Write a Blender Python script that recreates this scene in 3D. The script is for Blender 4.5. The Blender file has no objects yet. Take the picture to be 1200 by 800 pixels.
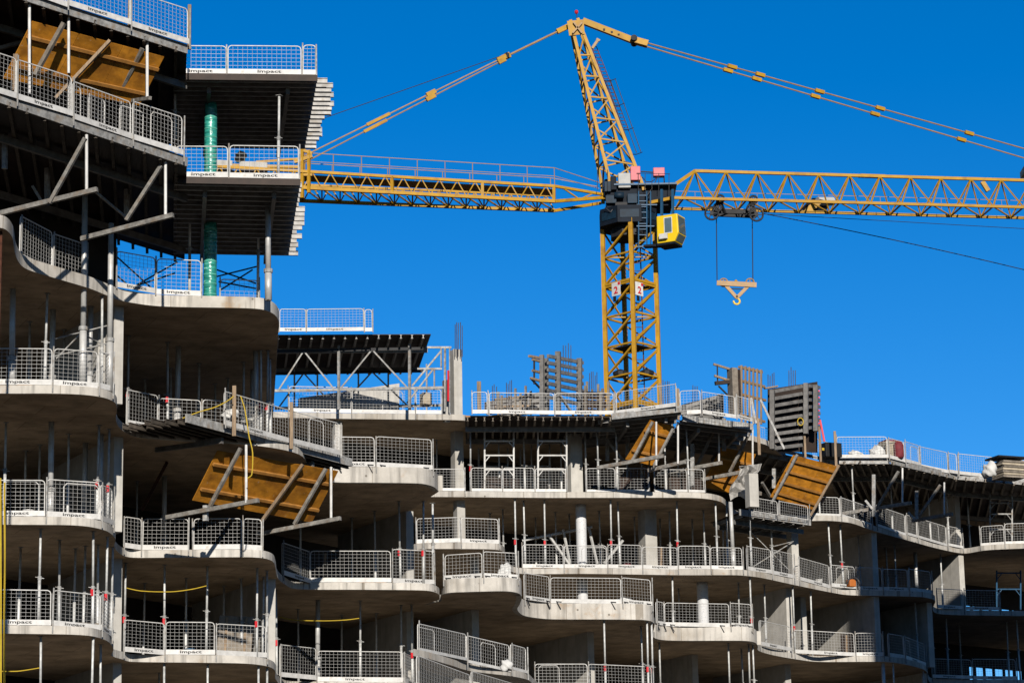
import bpy, bmesh, math, random
from mathutils import Vector, Matrix
random.seed(7)
V = Vector
S = bpy.context.scene
COL = S.collection
R = math.radians

# ------------------------------------------------------------------ camera, sky, sun, exposure
F_PX, TILT, ROLL = 3240.0, R(13.03), 0.018
CAM = V((0, 0, 1.7))
FW = V((0, math.cos(TILT), math.sin(TILT)))
UP0 = V((0, -math.sin(TILT), math.cos(TILT)))
RT0 = V((1, 0, 0))
RT = RT0 * math.cos(ROLL) - UP0 * math.sin(ROLL)
UP = UP0 * math.cos(ROLL) + RT0 * math.sin(ROLL)
cd = bpy.data.cameras.new('camera')
cd.sensor_width = 36.0
cd.lens = 36.0 * F_PX / 1200.0
cd.clip_start, cd.clip_end = 1.0, 20000.0
cam = bpy.data.objects.new('camera', cd)
COL.objects.link(cam)
m3 = Matrix((RT, UP, -FW)).transposed()
cam.matrix_world = Matrix.Translation(CAM) @ m3.to_4x4()
S.camera = cam

SUN_PHI, SUN_EL = R(-8), R(21)          # sun behind the camera, a little to the right
sdir = V((-math.sin(SUN_PHI) * math.cos(SUN_EL), -math.cos(SUN_PHI) * math.cos(SUN_EL), math.sin(SUN_EL)))
sl = bpy.data.lights.new('sun', 'SUN')
sl.energy, sl.angle, sl.color = 5.0, R(0.5), (1.0, 0.94, 0.85)
so = bpy.data.objects.new('sun', sl)
COL.objects.link(so)
so.rotation_euler = (-sdir).to_track_quat('-Z', 'Y').to_euler()
W = bpy.data.worlds.new('World')
S.world = W
W.use_nodes = True
nt = W.node_tree
nt.nodes.clear()
wo = nt.nodes.new('ShaderNodeOutputWorld')
wb = nt.nodes.new('ShaderNodeBackground')
sk = nt.nodes.new('ShaderNodeTexSky')
sk.sky_type = 'NISHITA'
sk.sun_disc = False
sk.sun_elevation = SUN_EL
sk.sun_rotation = math.atan2(sdir.x, sdir.y)
sk.altitude = 2500
sk.air_density, sk.dust_density, sk.ozone_density = 1.0, 0.0, 4.0
hs = nt.nodes.new('ShaderNodeHueSaturation')
hs.inputs['Saturation'].default_value = 1.322
hs.inputs['Hue'].default_value = 0.504
wb.inputs['Strength'].default_value = 0.0593
nt.links.new(sk.outputs[0], hs.inputs['Color'])
nt.links.new(hs.outputs[0], wb.inputs['Color'])
nt.links.new(wb.outputs[0], wo.inputs['Surface'])
S.view_settings.view_transform = 'Standard'
S.view_settings.look = 'None'
S.view_settings.exposure = 1.03
S.view_settings.gamma = 1.0
S.view_settings.use_curve_mapping = False


# ------------------------------------------------------------------ photograph -> place
def ray(px, py):
    return FW + RT * ((px - 600.0) / F_PX) + UP * ((400.0 - py) / F_PX)


def at(px, py, Y):
    """World point seen at a picture position, at the distance Y in front of the camera."""
    r = ray(px, py)
    return CAM + r * (Y / r.y)


def onz(px, py, Z):
    """World point on the horizontal level Z (metres above the camera)."""
    r = ray(px, py)
    return CAM + r * (Z / r.z)


def proj(p):
    q = p - CAM
    d = q.dot(FW)
    return 600 + F_PX * q.dot(RT) / d, 400 - F_PX * q.dot(UP) / d


def xy_at(px, Y, z):
    """Point with world height z at column px and distance Y (z in world metres)."""
    py = 400.0
    for _ in range(6):
        p = at(px, py, Y)
        py -= (z - p.z) * F_PX / Y
    p = at(px, py, Y)
    p.z = z
    return p


ALPHA = R(23)
DV = V((-math.sin(ALPHA), math.cos(ALPHA), 0))     # direction of the cross walls, into the building
EV = V((math.cos(ALPHA), math.sin(ALPHA), 0))


# ------------------------------------------------------------------ materials
ALB = 0.50


def mat(name, rgb, rough=0.6, metal=0.0, var=0.12, scale=3.0, bump=0.0, stain=None, stain_scale=0.6, stain_lo=0.55, stain_hi=0.75,
        spec=0.14, joints=None, grain=None, rgb2=None, streak=0.0, holes=False, splash=None, rust=None):
    rgb = tuple(c * ALB for c in rgb)
    stain = stain and tuple(c * ALB for c in stain)
    m = bpy.data.materials.new(name)
    m.use_nodes = True
    t = m.node_tree
    b = t.nodes['Principled BSDF']
    b.inputs['Roughness'].default_value = rough
    b.inputs['Metallic'].default_value = metal
    if 'Specular IOR Level' in b.inputs:
        b.inputs['Specular IOR Level'].default_value = spec
    L = t.links.new
    tc = t.nodes.new('ShaderNodeTexCoord')
    geo = t.nodes.new('ShaderNodeNewGeometry')
    info = t.nodes.new('ShaderNodeObjectInfo')
    vec = geo.outputs['Position'] if joints or streak else tc.outputs['Object']
    n1 = t.nodes.new('ShaderNodeTexNoise')
    n1.inputs['Scale'].default_value = scale
    n1.inputs['Detail'].default_value = 8
    n1.inputs['Roughness'].default_value = 0.65
    if grain:
        mp = t.nodes.new('ShaderNodeMapping')
        mp.inputs['Scale'].default_value = grain
        L(vec, mp.inputs['Vector'])
        L(mp.outputs[0], n1.inputs['Vector'])
    else:
        L(vec, n1.inputs['Vector'])
    cr = t.nodes.new('ShaderNodeValToRGB')
    c2 = rgb2 or tuple(max(0, c * (1 - 2 * var)) for c in rgb)
    c1 = tuple(min(1, c * (1 + var)) for c in rgb)
    cr.color_ramp.elements[0].position = 0.3
    cr.color_ramp.elements[0].color = (*c2, 1)
    cr.color_ramp.elements[1].position = 0.7
    cr.color_ramp.elements[1].color = (*c1, 1)
    L(n1.outputs['Fac'], cr.inputs['Fac'])
    out = cr.outputs['Color']

    def mixin(fac, col, out, blend='MIX'):
        mx = t.nodes.new('ShaderNodeMixRGB')
        mx.blend_type = blend
        if isinstance(fac, float):
            mx.inputs['Fac'].default_value = fac
        else:
            L(fac, mx.inputs['Fac'])
        L(out, mx.inputs['Color1'])
        if isinstance(col, tuple):
            mx.inputs['Color2'].default_value = (*col, 1)
        else:
            L(col, mx.inputs['Color2'])
        return mx.outputs['Color']
    # tone per object
    rr = t.nodes.new('ShaderNodeMapRange')
    rr.inputs['To Min'].default_value = 1 - var
    rr.inputs['To Max'].default_value = 1 + var * 0.6
    L(info.outputs['Random'], rr.inputs['Value'])
    cmb = t.nodes.new('ShaderNodeCombineColor')
    for k in range(3):
        L(rr.outputs[0], cmb.inputs[k])
    out = mixin(1.0, cmb.outputs[0], out, 'MULTIPLY')
    if stain:
        n2 = t.nodes.new('ShaderNodeTexNoise')
        n2.inputs['Scale'].default_value = stain_scale
        n2.inputs['Detail'].default_value = 6
        L(vec, n2.inputs['Vector'])
        c3 = t.nodes.new('ShaderNodeValToRGB')
        c3.color_ramp.elements[0].position = stain_lo
        c3.color_ramp.elements[1].position = stain_hi
        L(n2.outputs['Fac'], c3.inputs['Fac'])
        out = mixin(c3.outputs['Color'], stain, out)
    if streak:
        mp = t.nodes.new('ShaderNodeMapping')
        mp.inputs['Scale'].default_value = (3.0, 3.0, 0.25)
        L(vec, mp.inputs['Vector'])
        n3 = t.nodes.new('ShaderNodeTexNoise')
        n3.inputs['Scale'].default_value = 1.6
        n3.inputs['Detail'].default_value = 5
        L(mp.outputs[0], n3.inputs['Vector'])
        c4 = t.nodes.new('ShaderNodeMapRange')
        c4.inputs['From Min'].default_value = 0.5
        c4.inputs['From Max'].default_value = 0.75
        c4.inputs['To Max'].default_value = streak
        L(n3.outputs['Fac'], c4.inputs['Value'])
        out = mixin(c4.outputs[0], tuple(c * 0.45 for c in rgb), out)
    if joints:
        mp = t.nodes.new('ShaderNodeMapping')
        mp.inputs['Rotation'].default_value = (0, 0, -ALPHA)
        L(vec, mp.inputs['Vector'])
        br = t.nodes.new('ShaderNodeTexBrick')
        br.inputs['Scale'].default_value = 1.0
        br.inputs['Brick Width'].default_value = joints[0]
        br.inputs['Row Height'].default_value = joints[1]
        br.inputs['Mortar Size'].default_value = 0.012
        br.inputs['Color1'].default_value = (1, 1, 1, 1)
        br.inputs['Color2'].default_value = (0.82, 0.8, 0.77, 1)
        br.inputs['Mortar'].default_value = (0.42, 0.38, 0.33, 1)
        L(mp.outputs[0], br.inputs['Vector'])
        out = mixin(0.8, br.outputs['Color'], out, 'MULTIPLY')
    def patch(scale, lo, hi, fac, col, out, detail=7):
        n = t.nodes.new('ShaderNodeTexNoise')
        n.inputs['Scale'].default_value = scale
        n.inputs['Detail'].default_value = detail
        n.inputs['Roughness'].default_value = 0.7
        L(vec, n.inputs['Vector'])
        r_ = t.nodes.new('ShaderNodeMapRange')
        r_.inputs['From Min'].default_value = lo
        r_.inputs['From Max'].default_value = hi
        r_.inputs['To Max'].default_value = fac
        L(n.outputs['Fac'], r_.inputs['Value'])
        return mixin(r_.outputs[0], tuple(c * ALB for c in col), out)
    if splash:
        out = patch(7.0, 0.63, 0.70, 0.6, splash, out)
    if rust:
        out = patch(5.5, 0.60, 0.72, 0.75, rust, out)
    if holes:
        out = patch(1.1, 0.59, 0.72, 0.55, (0.40, 0.24, 0.11), out)
        out = patch(2.3, 0.62, 0.70, 0.5, (0.70, 0.67, 0.62), out)
        vo = t.nodes.new('ShaderNodeTexVoronoi')
        vo.inputs['Scale'].default_value = 1.5
        L(vec, vo.inputs['Vector'])
        r_ = t.nodes.new('ShaderNodeMapRange')
        r_.inputs['From Min'].default_value = 0.045
        r_.inputs['From Max'].default_value = 0.075
        r_.inputs['To Min'].default_value = 0.8
        r_.inputs['To Max'].default_value = 0.0
        L(vo.outputs['Distance'], r_.inputs['Value'])
        out = mixin(r_.outputs[0], (0.06, 0.05, 0.04), out)
    L(out, b.inputs['Base Color'])
    if bump:
        bp = t.nodes.new('ShaderNodeBump')
        bp.inputs['Strength'].default_value = bump
        bp.inputs['Distance'].default_value = 0.02
        L(n1.outputs['Fac'], bp.inputs['Height'])
        L(bp.outputs[0], b.inputs['Normal'])
    return m


M = {
    'concrete': mat('concrete', (0.61, 0.575, 0.52), 0.88, var=0.12, scale=1.6, bump=0.25, stain=(0.36, 0.315, 0.255), stain_scale=0.55,
                    joints=(2.44, 1.22), streak=1.0, holes=True),
    'soffit': mat('formed_soffit', (0.60, 0.46, 0.315), 0.9, var=0.22, scale=1.2, bump=0.2, stain=(0.36, 0.26, 0.165), stain_scale=0.5, joints=(2.44, 1.22)),
    'shadewall': mat('shade_black_wall', (0.035, 0.03, 0.026), 0.95, var=0.2, scale=2),  # near-black so the shade of the deep interiors sits in the wall colour
    'column_concrete': mat('column_concrete', (0.52, 0.495, 0.45), 0.88, var=0.10, scale=2.0, bump=0.2, stain=(0.38, 0.35, 0.30), stain_scale=0.9, streak=0.4),
    'white_paint': mat('white_paint', (0.66, 0.645, 0.615), 0.5, var=0.13, scale=4, stain=(0.42, 0.37, 0.30), stain_scale=3.5, stain_lo=0.60, stain_hi=0.85),
    'wire': mat('galvanised_wire', (0.50, 0.49, 0.47), 0.5, 0.1, var=0.12, scale=2),
    'galv': mat('galvanised_steel', (0.38, 0.375, 0.36), 0.6, 0.0, var=0.28, scale=6, stain=(0.24, 0.19, 0.14), stain_scale=5, stain_lo=0.5, stain_hi=0.75, splash=(0.55, 0.52, 0.47)),
    'propsteel': mat('prop_steel', (0.64, 0.64, 0.62), 0.5, 0.15, var=0.22, scale=5, stain=(0.30, 0.25, 0.19), stain_scale=5, stain_lo=0.58, stain_hi=0.8),
    'deepblue': mat('deep_blue_steel', (0.006, 0.026, 0.05), 0.6, var=0.25, scale=3),
    'waler2': mat('grey_bracket', (0.27, 0.255, 0.23), 0.65, 0.0, var=0.28, scale=6, stain=(0.16, 0.12, 0.085), stain_scale=4, stain_lo=0.48, stain_hi=0.72, splash=(0.45, 0.42, 0.38)),
    'alu': mat('aluminium', (0.62, 0.61, 0.585), 0.45, 0.25, var=0.15, scale=4, stain=(0.36, 0.33, 0.28), stain_scale=4, stain_lo=0.58, stain_hi=0.8),
    'joistalu': mat('deck_joist', (0.34, 0.33, 0.315), 0.5, 0.1, var=0.2, scale=4, stain=(0.20, 0.17, 0.13), stain_scale=3),
    'shadejoist': mat('shade_dark_joist', (0.085, 0.07, 0.055), 0.8, var=0.3, scale=3),  # joist colour darkened to stand in for deep shade under the decks
    'darksteel': mat('dark_steel', (0.015, 0.015, 0.017), 0.65, 0.0, var=0.25, scale=5, spec=0.2),
    'yellow': mat('crane_yellow', (0.46, 0.245, 0.014), 0.5, spec=0.12, var=0.10, scale=2.5, stain=(0.24, 0.11, 0.02), stain_scale=2.0, stain_lo=0.55, stain_hi=0.8, rust=(0.16, 0.07, 0.03)),
    'cabyellow': mat('cab_yellow', (0.80, 0.54, 0.015), 0.35, var=0.05, scale=2),
    'tan': mat('tan_paint', (0.37, 0.225, 0.095), 0.5, var=0.12, scale=4),
    'navy': mat('navy_steel', (0.004, 0.009, 0.018), 0.7, 0.0, var=0.25, scale=3, spec=0.12),
    'blue': mat('blue_steel', (0.02, 0.085, 0.17), 0.45, var=0.15, scale=3),
    'pink': mat('faded_red_paint', (0.66, 0.17, 0.19), 0.5, var=0.10, scale=5),
    'greybox': mat('grey_paint', (0.42, 0.42, 0.40), 0.55, var=0.08, scale=4),
    'glass': mat('cab_glass', (0.10, 0.14, 0.15), 0.05, var=0.1, scale=1, spec=0.8),
    'ply': mat('orange_plywood', (0.50, 0.205, 0.018), 0.6, var=0.24, scale=2.2, grain=(1, 1, 2.2), stain=(0.20, 0.075, 0.010), stain_scale=1.4, stain_lo=0.48, stain_hi=0.68, splash=(0.50, 0.44, 0.36)),
    'filmply': mat('film_faced_plywood', (0.030, 0.017, 0.011), 0.6, var=0.3, scale=2, stain=(0.06, 0.03, 0.016), stain_scale=1.2),
    'timber': mat('site_timber', (0.30, 0.215, 0.14), 0.8, var=0.22, scale=3, grain=(6, 6, 1)),
    'batten': mat('stained_batten', (0.44, 0.20, 0.045), 0.7, var=0.2, scale=3),
    'greytimber': mat('weathered_timber', (0.24, 0.205, 0.165), 0.85, var=0.25, scale=4),
    'waler': mat('grey_waler', (0.22, 0.21, 0.197), 0.55, 0.3, var=0.22, scale=4),
    'greenwrap': None,
    'whitewrap': mat('white_wrap', (0.66, 0.66, 0.66), 0.5, var=0.05, scale=2),
    'red': mat('red_paint', (0.62, 0.02, 0.03), 0.5, var=0.1),
    'ink': mat('faded_ink', (0.05, 0.05, 0.05), 0.7, var=0.3, scale=6),
    'black': mat('black_ink', (0.012, 0.012, 0.012), 0.6, var=0.1),
    'rebar': mat('rebar_steel', (0.10, 0.085, 0.08), 0.65, 0.3, var=0.25, scale=6),
    'rust': mat('rusty_steel', (0.10, 0.035, 0.018), 0.8, var=0.3, scale=5),
    'yellowrope': mat('yellow_rope', (0.52, 0.36, 0.03), 0.7, var=0.1),
    'sack': mat('white_sack', (0.66, 0.65, 0.62), 0.75, var=0.10, scale=3, bump=0.4),
    'tarp': mat('grey_tarpaulin', (0.42, 0.40, 0.37), 0.6, var=0.2, scale=2.5, bump=0.5),
    'tape': mat('pale_green_tape', (0.10, 0.42, 0.32), 0.3, var=0.2, scale=6),
    'crate': mat('red_net', (0.22, 0.035, 0.045), 0.7, var=0.2, scale=4),
    'cardboard': mat('pale_cardboard', (0.45, 0.38, 0.28), 0.8, var=0.15, scale=4),
    'earth': mat('earth', (0.085, 0.062, 0.04), 0.95, var=0.2, scale=0.15, bump=0.2),
    'cable': mat('dark_cable', (0.03, 0.03, 0.035), 0.5, var=0.1),
    'orange': mat('orange_paint', (0.50, 0.15, 0.03), 0.5, var=0.1),
}


def wrap_material():
    m = bpy.data.materials.new('green_plastic_wrap')
    m.use_nodes = True
    t = m.node_tree
    b = t.nodes['Principled BSDF']
    tc = t.nodes.new('ShaderNodeTexCoord')
    mp = t.nodes.new('ShaderNodeMapping')
    mp.inputs['Scale'].default_value = (1.5, 1.5, 5)
    n = t.nodes.new('ShaderNodeTexNoise')
    n.inputs['Scale'].default_value = 2.5
    n.inputs['Detail'].default_value = 5
    c = t.nodes.new('ShaderNodeValToRGB')
    e = c.color_ramp.elements
    e[0].position, e[0].color = 0.35, (0.006, 0.085, 0.066, 1)
    e[1].position, e[1].color = 0.64, (0.022, 0.185, 0.145, 1)
    w = e.new(0.72)
    w.color = (0.20, 0.38, 0.33, 1)
    L = t.links.new
    L(tc.outputs['Object'], mp.inputs['Vector'])
    L(mp.outputs[0], n.inputs['Vector'])
    L(n.outputs['Fac'], c.inputs['Fac'])
    L(c.outputs[0], b.inputs['Base Color'])
    b.inputs['Roughness'].default_value = 0.25
    bp = t.nodes.new('ShaderNodeBump')
    bp.inputs['Strength'].default_value = 0.8
    bp.inputs['Distance'].default_value = 0.04
    L(n.outputs['Fac'], bp.inputs['Height'])
    L(bp.outputs[0], b.inputs['Normal'])
    return m


M['greenwrap'] = wrap_material()


def speckle(m):
    t = m.node_tree
    b = t.nodes['Principled BSDF']
    src = b.inputs['Base Color'].links[0].from_socket
    geo = t.nodes.new('ShaderNodeNewGeometry')
    br = t.nodes.new('ShaderNodeTexVoronoi')
    br.inputs['Scale'].default_value = 9
    t.links.new(geo.outputs['Position'], br.inputs['Vector'])
    mr = t.nodes.new('ShaderNodeMapRange')
    mr.inputs['From Min'].default_value = 0.16
    mr.inputs['From Max'].default_value = 0.24
    mr.inputs['To Min'].default_value = 0.55
    mr.inputs['To Max'].default_value = 0.0
    t.links.new(br.outputs['Distance'], mr.inputs['Value'])
    mx = t.nodes.new('ShaderNodeMixRGB')
    mx.inputs['Color2'].default_value = (0.12, 0.13, 0.16, 1)
    t.links.new(mr.outputs[0], mx.inputs['Fac'])
    t.links.new(src, mx.inputs['Color1'])
    t.links.new(mx.outputs[0], b.inputs['Base Color'])


speckle(M['whitewrap'])


# ------------------------------------------------------------------ mesh helpers
class MB:
    def __init__(self):
        self.v, self.f = [], []

    def add(self, vs, fs):
        n = len(self.v)
        self.v += [V(p) for p in vs]
        self.f += [tuple(i + n for i in f) for f in fs]
        return self

    def hexa(self, c):       # 8 corners: bottom 4 ccw, top 4 ccw
        return self.add(c, [(3, 2, 1, 0), (4, 5, 6, 7), (0, 1, 5, 4), (1, 2, 6, 5), (2, 3, 7, 6), (3, 0, 4, 7)])

    def box(self, c, ux, uy, uz):      # centre and half-axis vectors
        c, ux, uy, uz = V(c), V(ux), V(uy), V(uz)
        return self.hexa([c - ux - uy - uz, c + ux - uy - uz, c + ux + uy - uz, c - ux + uy - uz,
                          c - ux - uy + uz, c + ux - uy + uz, c + ux + uy + uz, c - ux + uy + uz])

    def bx(self, x0, y0, z0, x1, y1, z1):
        return self.hexa([(x0, y0, z0), (x1, y0, z0), (x1, y1, z0), (x0, y1, z0), (x0, y0, z1), (x1, y0, z1), (x1, y1, z1), (x0, y1, z1)])

    def bar(self, p, q, w, h=None, up=(0, 0, 1)):
        p, q = V(p), V(q)
        h = w if h is None else h
        a = q - p
        if a.length < 1e-6:
            return self
        a.normalize()
        s = a.cross(V(up))
        if s.length < 0.05:
            s = a.cross(V((0.3, 1, 0)))
        s.normalize()
        u = s.cross(a).normalized()
        s, u = s * w / 2, u * h / 2
        return self.hexa([p - s - u, p + s - u, p + s + u, p - s + u, q - s - u, q + s - u, q + s + u, q - s + u])

    def tube(self, p, q, r, n=8, r2=None, cap=True):
        p, q = V(p), V(q)
        r2 = r if r2 is None else r2
        a = (q - p)
        if a.length < 1e-6:
            return self
        a.normalize()
        s = a.cross(V((0.13, 0.31, 1)))
        if s.length < 0.05:
            s = a.cross(V((1, 0, 0)))
        s.normalize()
        u = a.cross(s)
        vs = [p + (s * math.cos(2 * math.pi * k / n) + u * math.sin(2 * math.pi * k / n)) * r for k in range(n)]
        vs += [q + (s * math.cos(2 * math.pi * k / n) + u * math.sin(2 * math.pi * k / n)) * r2 for k in range(n)]
        fs = [(k, (k + 1) % n, n + (k + 1) % n, n + k) for k in range(n)]
        if cap:
            fs += [tuple(range(n - 1, -1, -1)), tuple(range(n, 2 * n))]
        return self.add(vs, fs)

    def path(self, pts, r, n=6):
        for a, b in zip(pts, pts[1:]):
            self.tube(a, b, r, n)
        return self

    def lathe(self, base, prof, n=20):     # prof: (r, z)
        base = V(base)
        vs = []
        for r, z in prof:
            vs += [base + V((r * math.cos(2 * math.pi * k / n), r * math.sin(2 * math.pi * k / n), z)) for k in range(n)]
        fs = []
        for i in range(len(prof) - 1):
            fs += [(i * n + k, i * n + (k + 1) % n, (i + 1) * n + (k + 1) % n, (i + 1) * n + k) for k in range(n)]
        fs += [tuple(range(n - 1, -1, -1)), tuple(range((len(prof) - 1) * n, len(prof) * n))]
        return self.add(vs, fs)

    def prism(self, poly, z0, z1):
        n = len(poly)
        vs = [(p[0], p[1], z0) for p in poly] + [(p[0], p[1], z1) for p in poly]
        fs = [tuple(range(n - 1, -1, -1)), tuple(range(n, 2 * n))] + [(k, (k + 1) % n, n + (k + 1) % n, n + k) for k in range(n)]
        return self.add(vs, fs)

    def sheet(self, q, th):      # 4 corners, thickness away from the camera
        q = [V(p) for p in q]
        nrm = (q[1] - q[0]).cross(q[3] - q[0]).normalized()
        if nrm.dot(q[0] - CAM) < 0:
            nrm = -nrm
        return self.hexa([p for p in q] + [p + nrm * th for p in q])

    def build(self, name, m, parent=None, smooth=False, bevel=0.0):
        me = bpy.data.meshes.new(name)
        off = parent_world(parent) if parent else V((0, 0, 0))
        me.from_pydata([tuple(p - off) for p in self.v], [], self.f)
        bm = bmesh.new()
        bm.from_mesh(me)
        bmesh.ops.recalc_face_normals(bm, faces=bm.faces)
        bm.to_mesh(me)
        bm.free()
        if smooth:
            for p in me.polygons:
                p.use_smooth = len(p.vertices) == 4
        if m:
            me.materials.append(m)
        o = bpy.data.objects.new(name, me)
        COL.objects.link(o)
        if parent:
            o.parent = parent
        if bevel:
            bv = o.modifiers.new('bevel', 'BEVEL')
            bv.width = bevel
            bv.segments = 2
            bv.limit_method = 'ANGLE'
        return o


def parent_world(o):
    p = V((0, 0, 0))
    while o:
        p += V(o.location)
        o = o.parent
    return p


def thing(name, label, cat, loc=(0, 0, 0), group=None):
    o = bpy.data.objects.new(name, None)
    o.empty_display_size = 0.3
    o.location = loc
    COL.objects.link(o)
    o['label'], o['category'] = label, cat
    if group:
        o['group'] = group
    return o


def tag(o, label, cat, group=None):
    o['label'], o['category'] = label, cat
    if group:
        o['group'] = group
    return o


ORD = ['first', 'second', 'third', 'fourth', 'fifth', 'sixth', 'seventh', 'eighth', 'ninth', 'tenth', 'eleventh', 'twelfth']


# ------------------------------------------------------------------ the setting
g = MB().bx(-9000, -3000, -0.5, 9000, 15000, 0).build('ground', M['earth'])
g['kind'] = 'structure'

# ------------------------------------------------------------------ the concrete frame
LV = {'G': 6.9, 'A': 10.2, 'B': 13.4, 'C': 16.6, 'D': 19.8, 'E': 23.0, 'F': 26.2}     # slab undersides, metres above the camera
TH = 0.25


def smooth_line(pts, sub=5):
    out = []
    n = len(pts)
    for i in range(n - 1):
        p0, p1, p2, p3 = pts[max(0, i - 1)], pts[i], pts[i + 1], pts[min(n - 1, i + 2)]
        # centripetal-ish: limit the tangents by the segment length
        L = (p2 - p1).length
        t1 = (p2 - p0)
        t2 = (p3 - p1)
        if t1.length > 0:
            t1 = t1.normalized() * min(L, t1.length * 0.5)
        if t2.length > 0:
            t2 = t2.normalized() * min(L, t2.length * 0.5)
        for k in range(sub):
            t = k / sub
            h1, h2, h3, h4 = 2 * t**3 - 3 * t**2 + 1, -2 * t**3 + 3 * t**2, t**3 - 2 * t**2 + t, t**3 - t**2
            out.append(p1 * h1 + p2 * h2 + t1 * h3 + t2 * h4)
    out.append(pts[-1].copy())
    return out


EDGE_PX = {
    'A': ('A', [(-60, 741), (10, 742), (79, 743), (108, 745), (126, 751), (133, 760), (131, 768), (143, 772), (156, 775), (235, 776), (287, 777), (312, 780),
                (322, 785), (323, 795), (330, 803), (345, 806), (470, 807), (484, 812), (490, 822), (520, 832), (600, 826), (625, 823), (700, 823), (755, 824), (768, 828), (772, 836), (790, 842), (880, 845),
                (900, 850), (950, 858), (1040, 860), (1090, 868), (1240, 872)]),
    'B': ('B', [(-60, 614), (10, 614.5), (80, 615), (105, 617), (125, 622), (135, 631), (134, 641), (143, 650), (156, 653), (200, 653), (290, 652.5), (310, 654),
                (320, 658), (323, 666), (325, 676), (335, 685), (350, 690), (420, 690.5), (480, 691), (503, 692), (514, 696), (515, 702)]),
    'B2': ('B', [(517, 704), (518, 697), (526, 694), (545, 693), (590, 692), (606, 694), (611, 699), (609, 707), (606, 714), (615, 721), (640, 724.5), (665, 725), (700, 725), (750, 725.5), (762, 727),
                 (767, 731), (766, 738), (764, 745), (775, 749), (800, 750), (870, 750), (884, 752), (888, 757), (889, 762), (905, 767), (933, 772), (960, 775),
                 (1035, 775), (1060, 778), (1080, 783), (1087, 788), (1088, 796), (1100, 801), (1195, 802), (1240, 803)]),
    'C': ('C', [(-60, 460), (10, 461), (60, 461), (98, 462.5), (122, 466), (135, 472), (137, 480), (136, 492), (142, 503), (160, 512), (200, 516), (300, 522), (350, 532), (362, 548), (376, 561),
                (392, 564.5), (430, 565), (478, 565.5), (496, 566.5), (508, 570), (514, 576)]),
    'C2': ('C', [(480, 652), (484, 645), (500, 643), (560, 643), (583, 644), (591, 648), (592, 656), (597, 667), (612, 672), (690, 672), (795, 673.5), (860, 673.5), (876, 674.5),
                 (894, 677), (931, 685), (975, 694), (997, 697), (1065, 698.5), (1086, 700), (1096, 704), (1093, 712), (1097, 718), (1115, 720), (1172, 721), (1240, 722)]),
    'D': ('D', [(-50, 262), (0, 267), (9, 271), (15, 280), (18, 298), (24, 310), (35, 317), (75, 329), (105, 338), (125, 346), (145, 353), (189, 359), (285, 361), (309, 363),
                (322, 369), (327, 378), (326, 392)]),
    'D2': ('D', [(330, 581), (400, 581.5), (520, 582), (640, 583), (690, 583), (805, 583), (830, 584.5), (845, 588), (852, 594), (858, 602), (880, 608), (949, 610), (973, 610), (997, 612.5), (1025, 622), (1075, 636),
                 (1095, 641.5), (1120, 647), (1133, 648), (1160, 644), (1240, 641)]),
    'E': ('E', [(315, 489), (400, 490.5), (480, 491.5), (543, 492.5), (549, 497), (560, 503), (720, 506), (880, 516), (930, 545), (965, 562), (1045, 577), (1120, 594), (1240, 602)]),
}
EDGE = {}
BLD = thing('apartment_building', 'unfinished concrete apartment block with curved stepped balcony slabs', 'building', (0, 100, 0))
for k, (lv, pts) in EDGE_PX.items():
    z = LV[lv]
    EDGE[k] = smooth_line([onz(x, y, z) for x, y in pts])


def soffit(o):
    """The undersides take a darker, browner material than the slab edges."""
    o.data.materials.append(M['soffit'])
    for p in o.data.polygons:
        if p.normal.z < -0.9:
            p.material_index = 1
    return o


_L = EDGE['B']
_R = EDGE['C2']
BL0, BL1 = EDGE['D'][0] + DV * 17, _L[-1] + DV * 10
BR0, BR1 = onz(330, 640, LV['C']) + DV * 9, _R[-1] + DV * 15 + EV * 12


def on_seg(a, b, px):
    """Point of the plan segment a-b at picture column px."""
    lo, hi = 0.0, 1.0
    s = 1 if proj(b)[0] > proj(a)[0] else -1
    for _ in range(40):
        m = (lo + hi) / 2
        if (proj(a.lerp(b, m))[0] - px) * s < 0:
            lo = m
        else:
            hi = m
    return a.lerp(b, lo)


BACKS = {'A': [BR1, BR0, BL1, BL0], 'B': [BL1, BL0], 'C': [BL1, BL0], 'B2': [BR1, BR0], 'C2': [BR1, BR0], 'D2': [BR1, BR0], 'E': [BR1, BR0]}
for k, line in EDGE.items():
    z = line[0].z
    back = BACKS.get(k) or [on_seg(BL0, BL1, 317), BL0]
    poly = list(line) + [V((p.x, p.y, z)) for p in back]
    t = 0.36 if k == 'D' else TH
    soffit(MB().prism(poly, z, z + t).build('floor_slab', M['concrete'], BLD, bevel=0.008))


def edge_pt(k, px):
    """Nearest point of the slab edge at picture column px."""
    best = None
    line = EDGE[k]
    for a, b in zip(line, line[1:]):
        xa, xb = proj(a)[0], proj(b)[0]
        if min(xa, xb) <= px <= max(xa, xb) and xa != xb:
            p = a.lerp(b, (px - xa) / (xb - xa))
            if best is None or p.y < best.y:
                best = p
    if best is None:
        best = min(line, key=lambda p: abs(proj(p)[0] - px))
    return best.copy()


def edge_run(k, x0, x1):
    line = EDGE[k]
    p0, p1 = edge_pt(k, x0), edge_pt(k, x1)
    i0 = min(range(len(line)), key=lambda i: (line[i] - p0).length)
    i1 = min(range(len(line)), key=lambda i: (line[i] - p1).length)
    out = [p0]
    for i in range(i0, i1 + 1):
        if (line[i] - p0).length > 0.05 and (line[i] - p1).length > 0.05:
            out.append(line[i].copy())
    out.append(p1)
    return out


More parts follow.
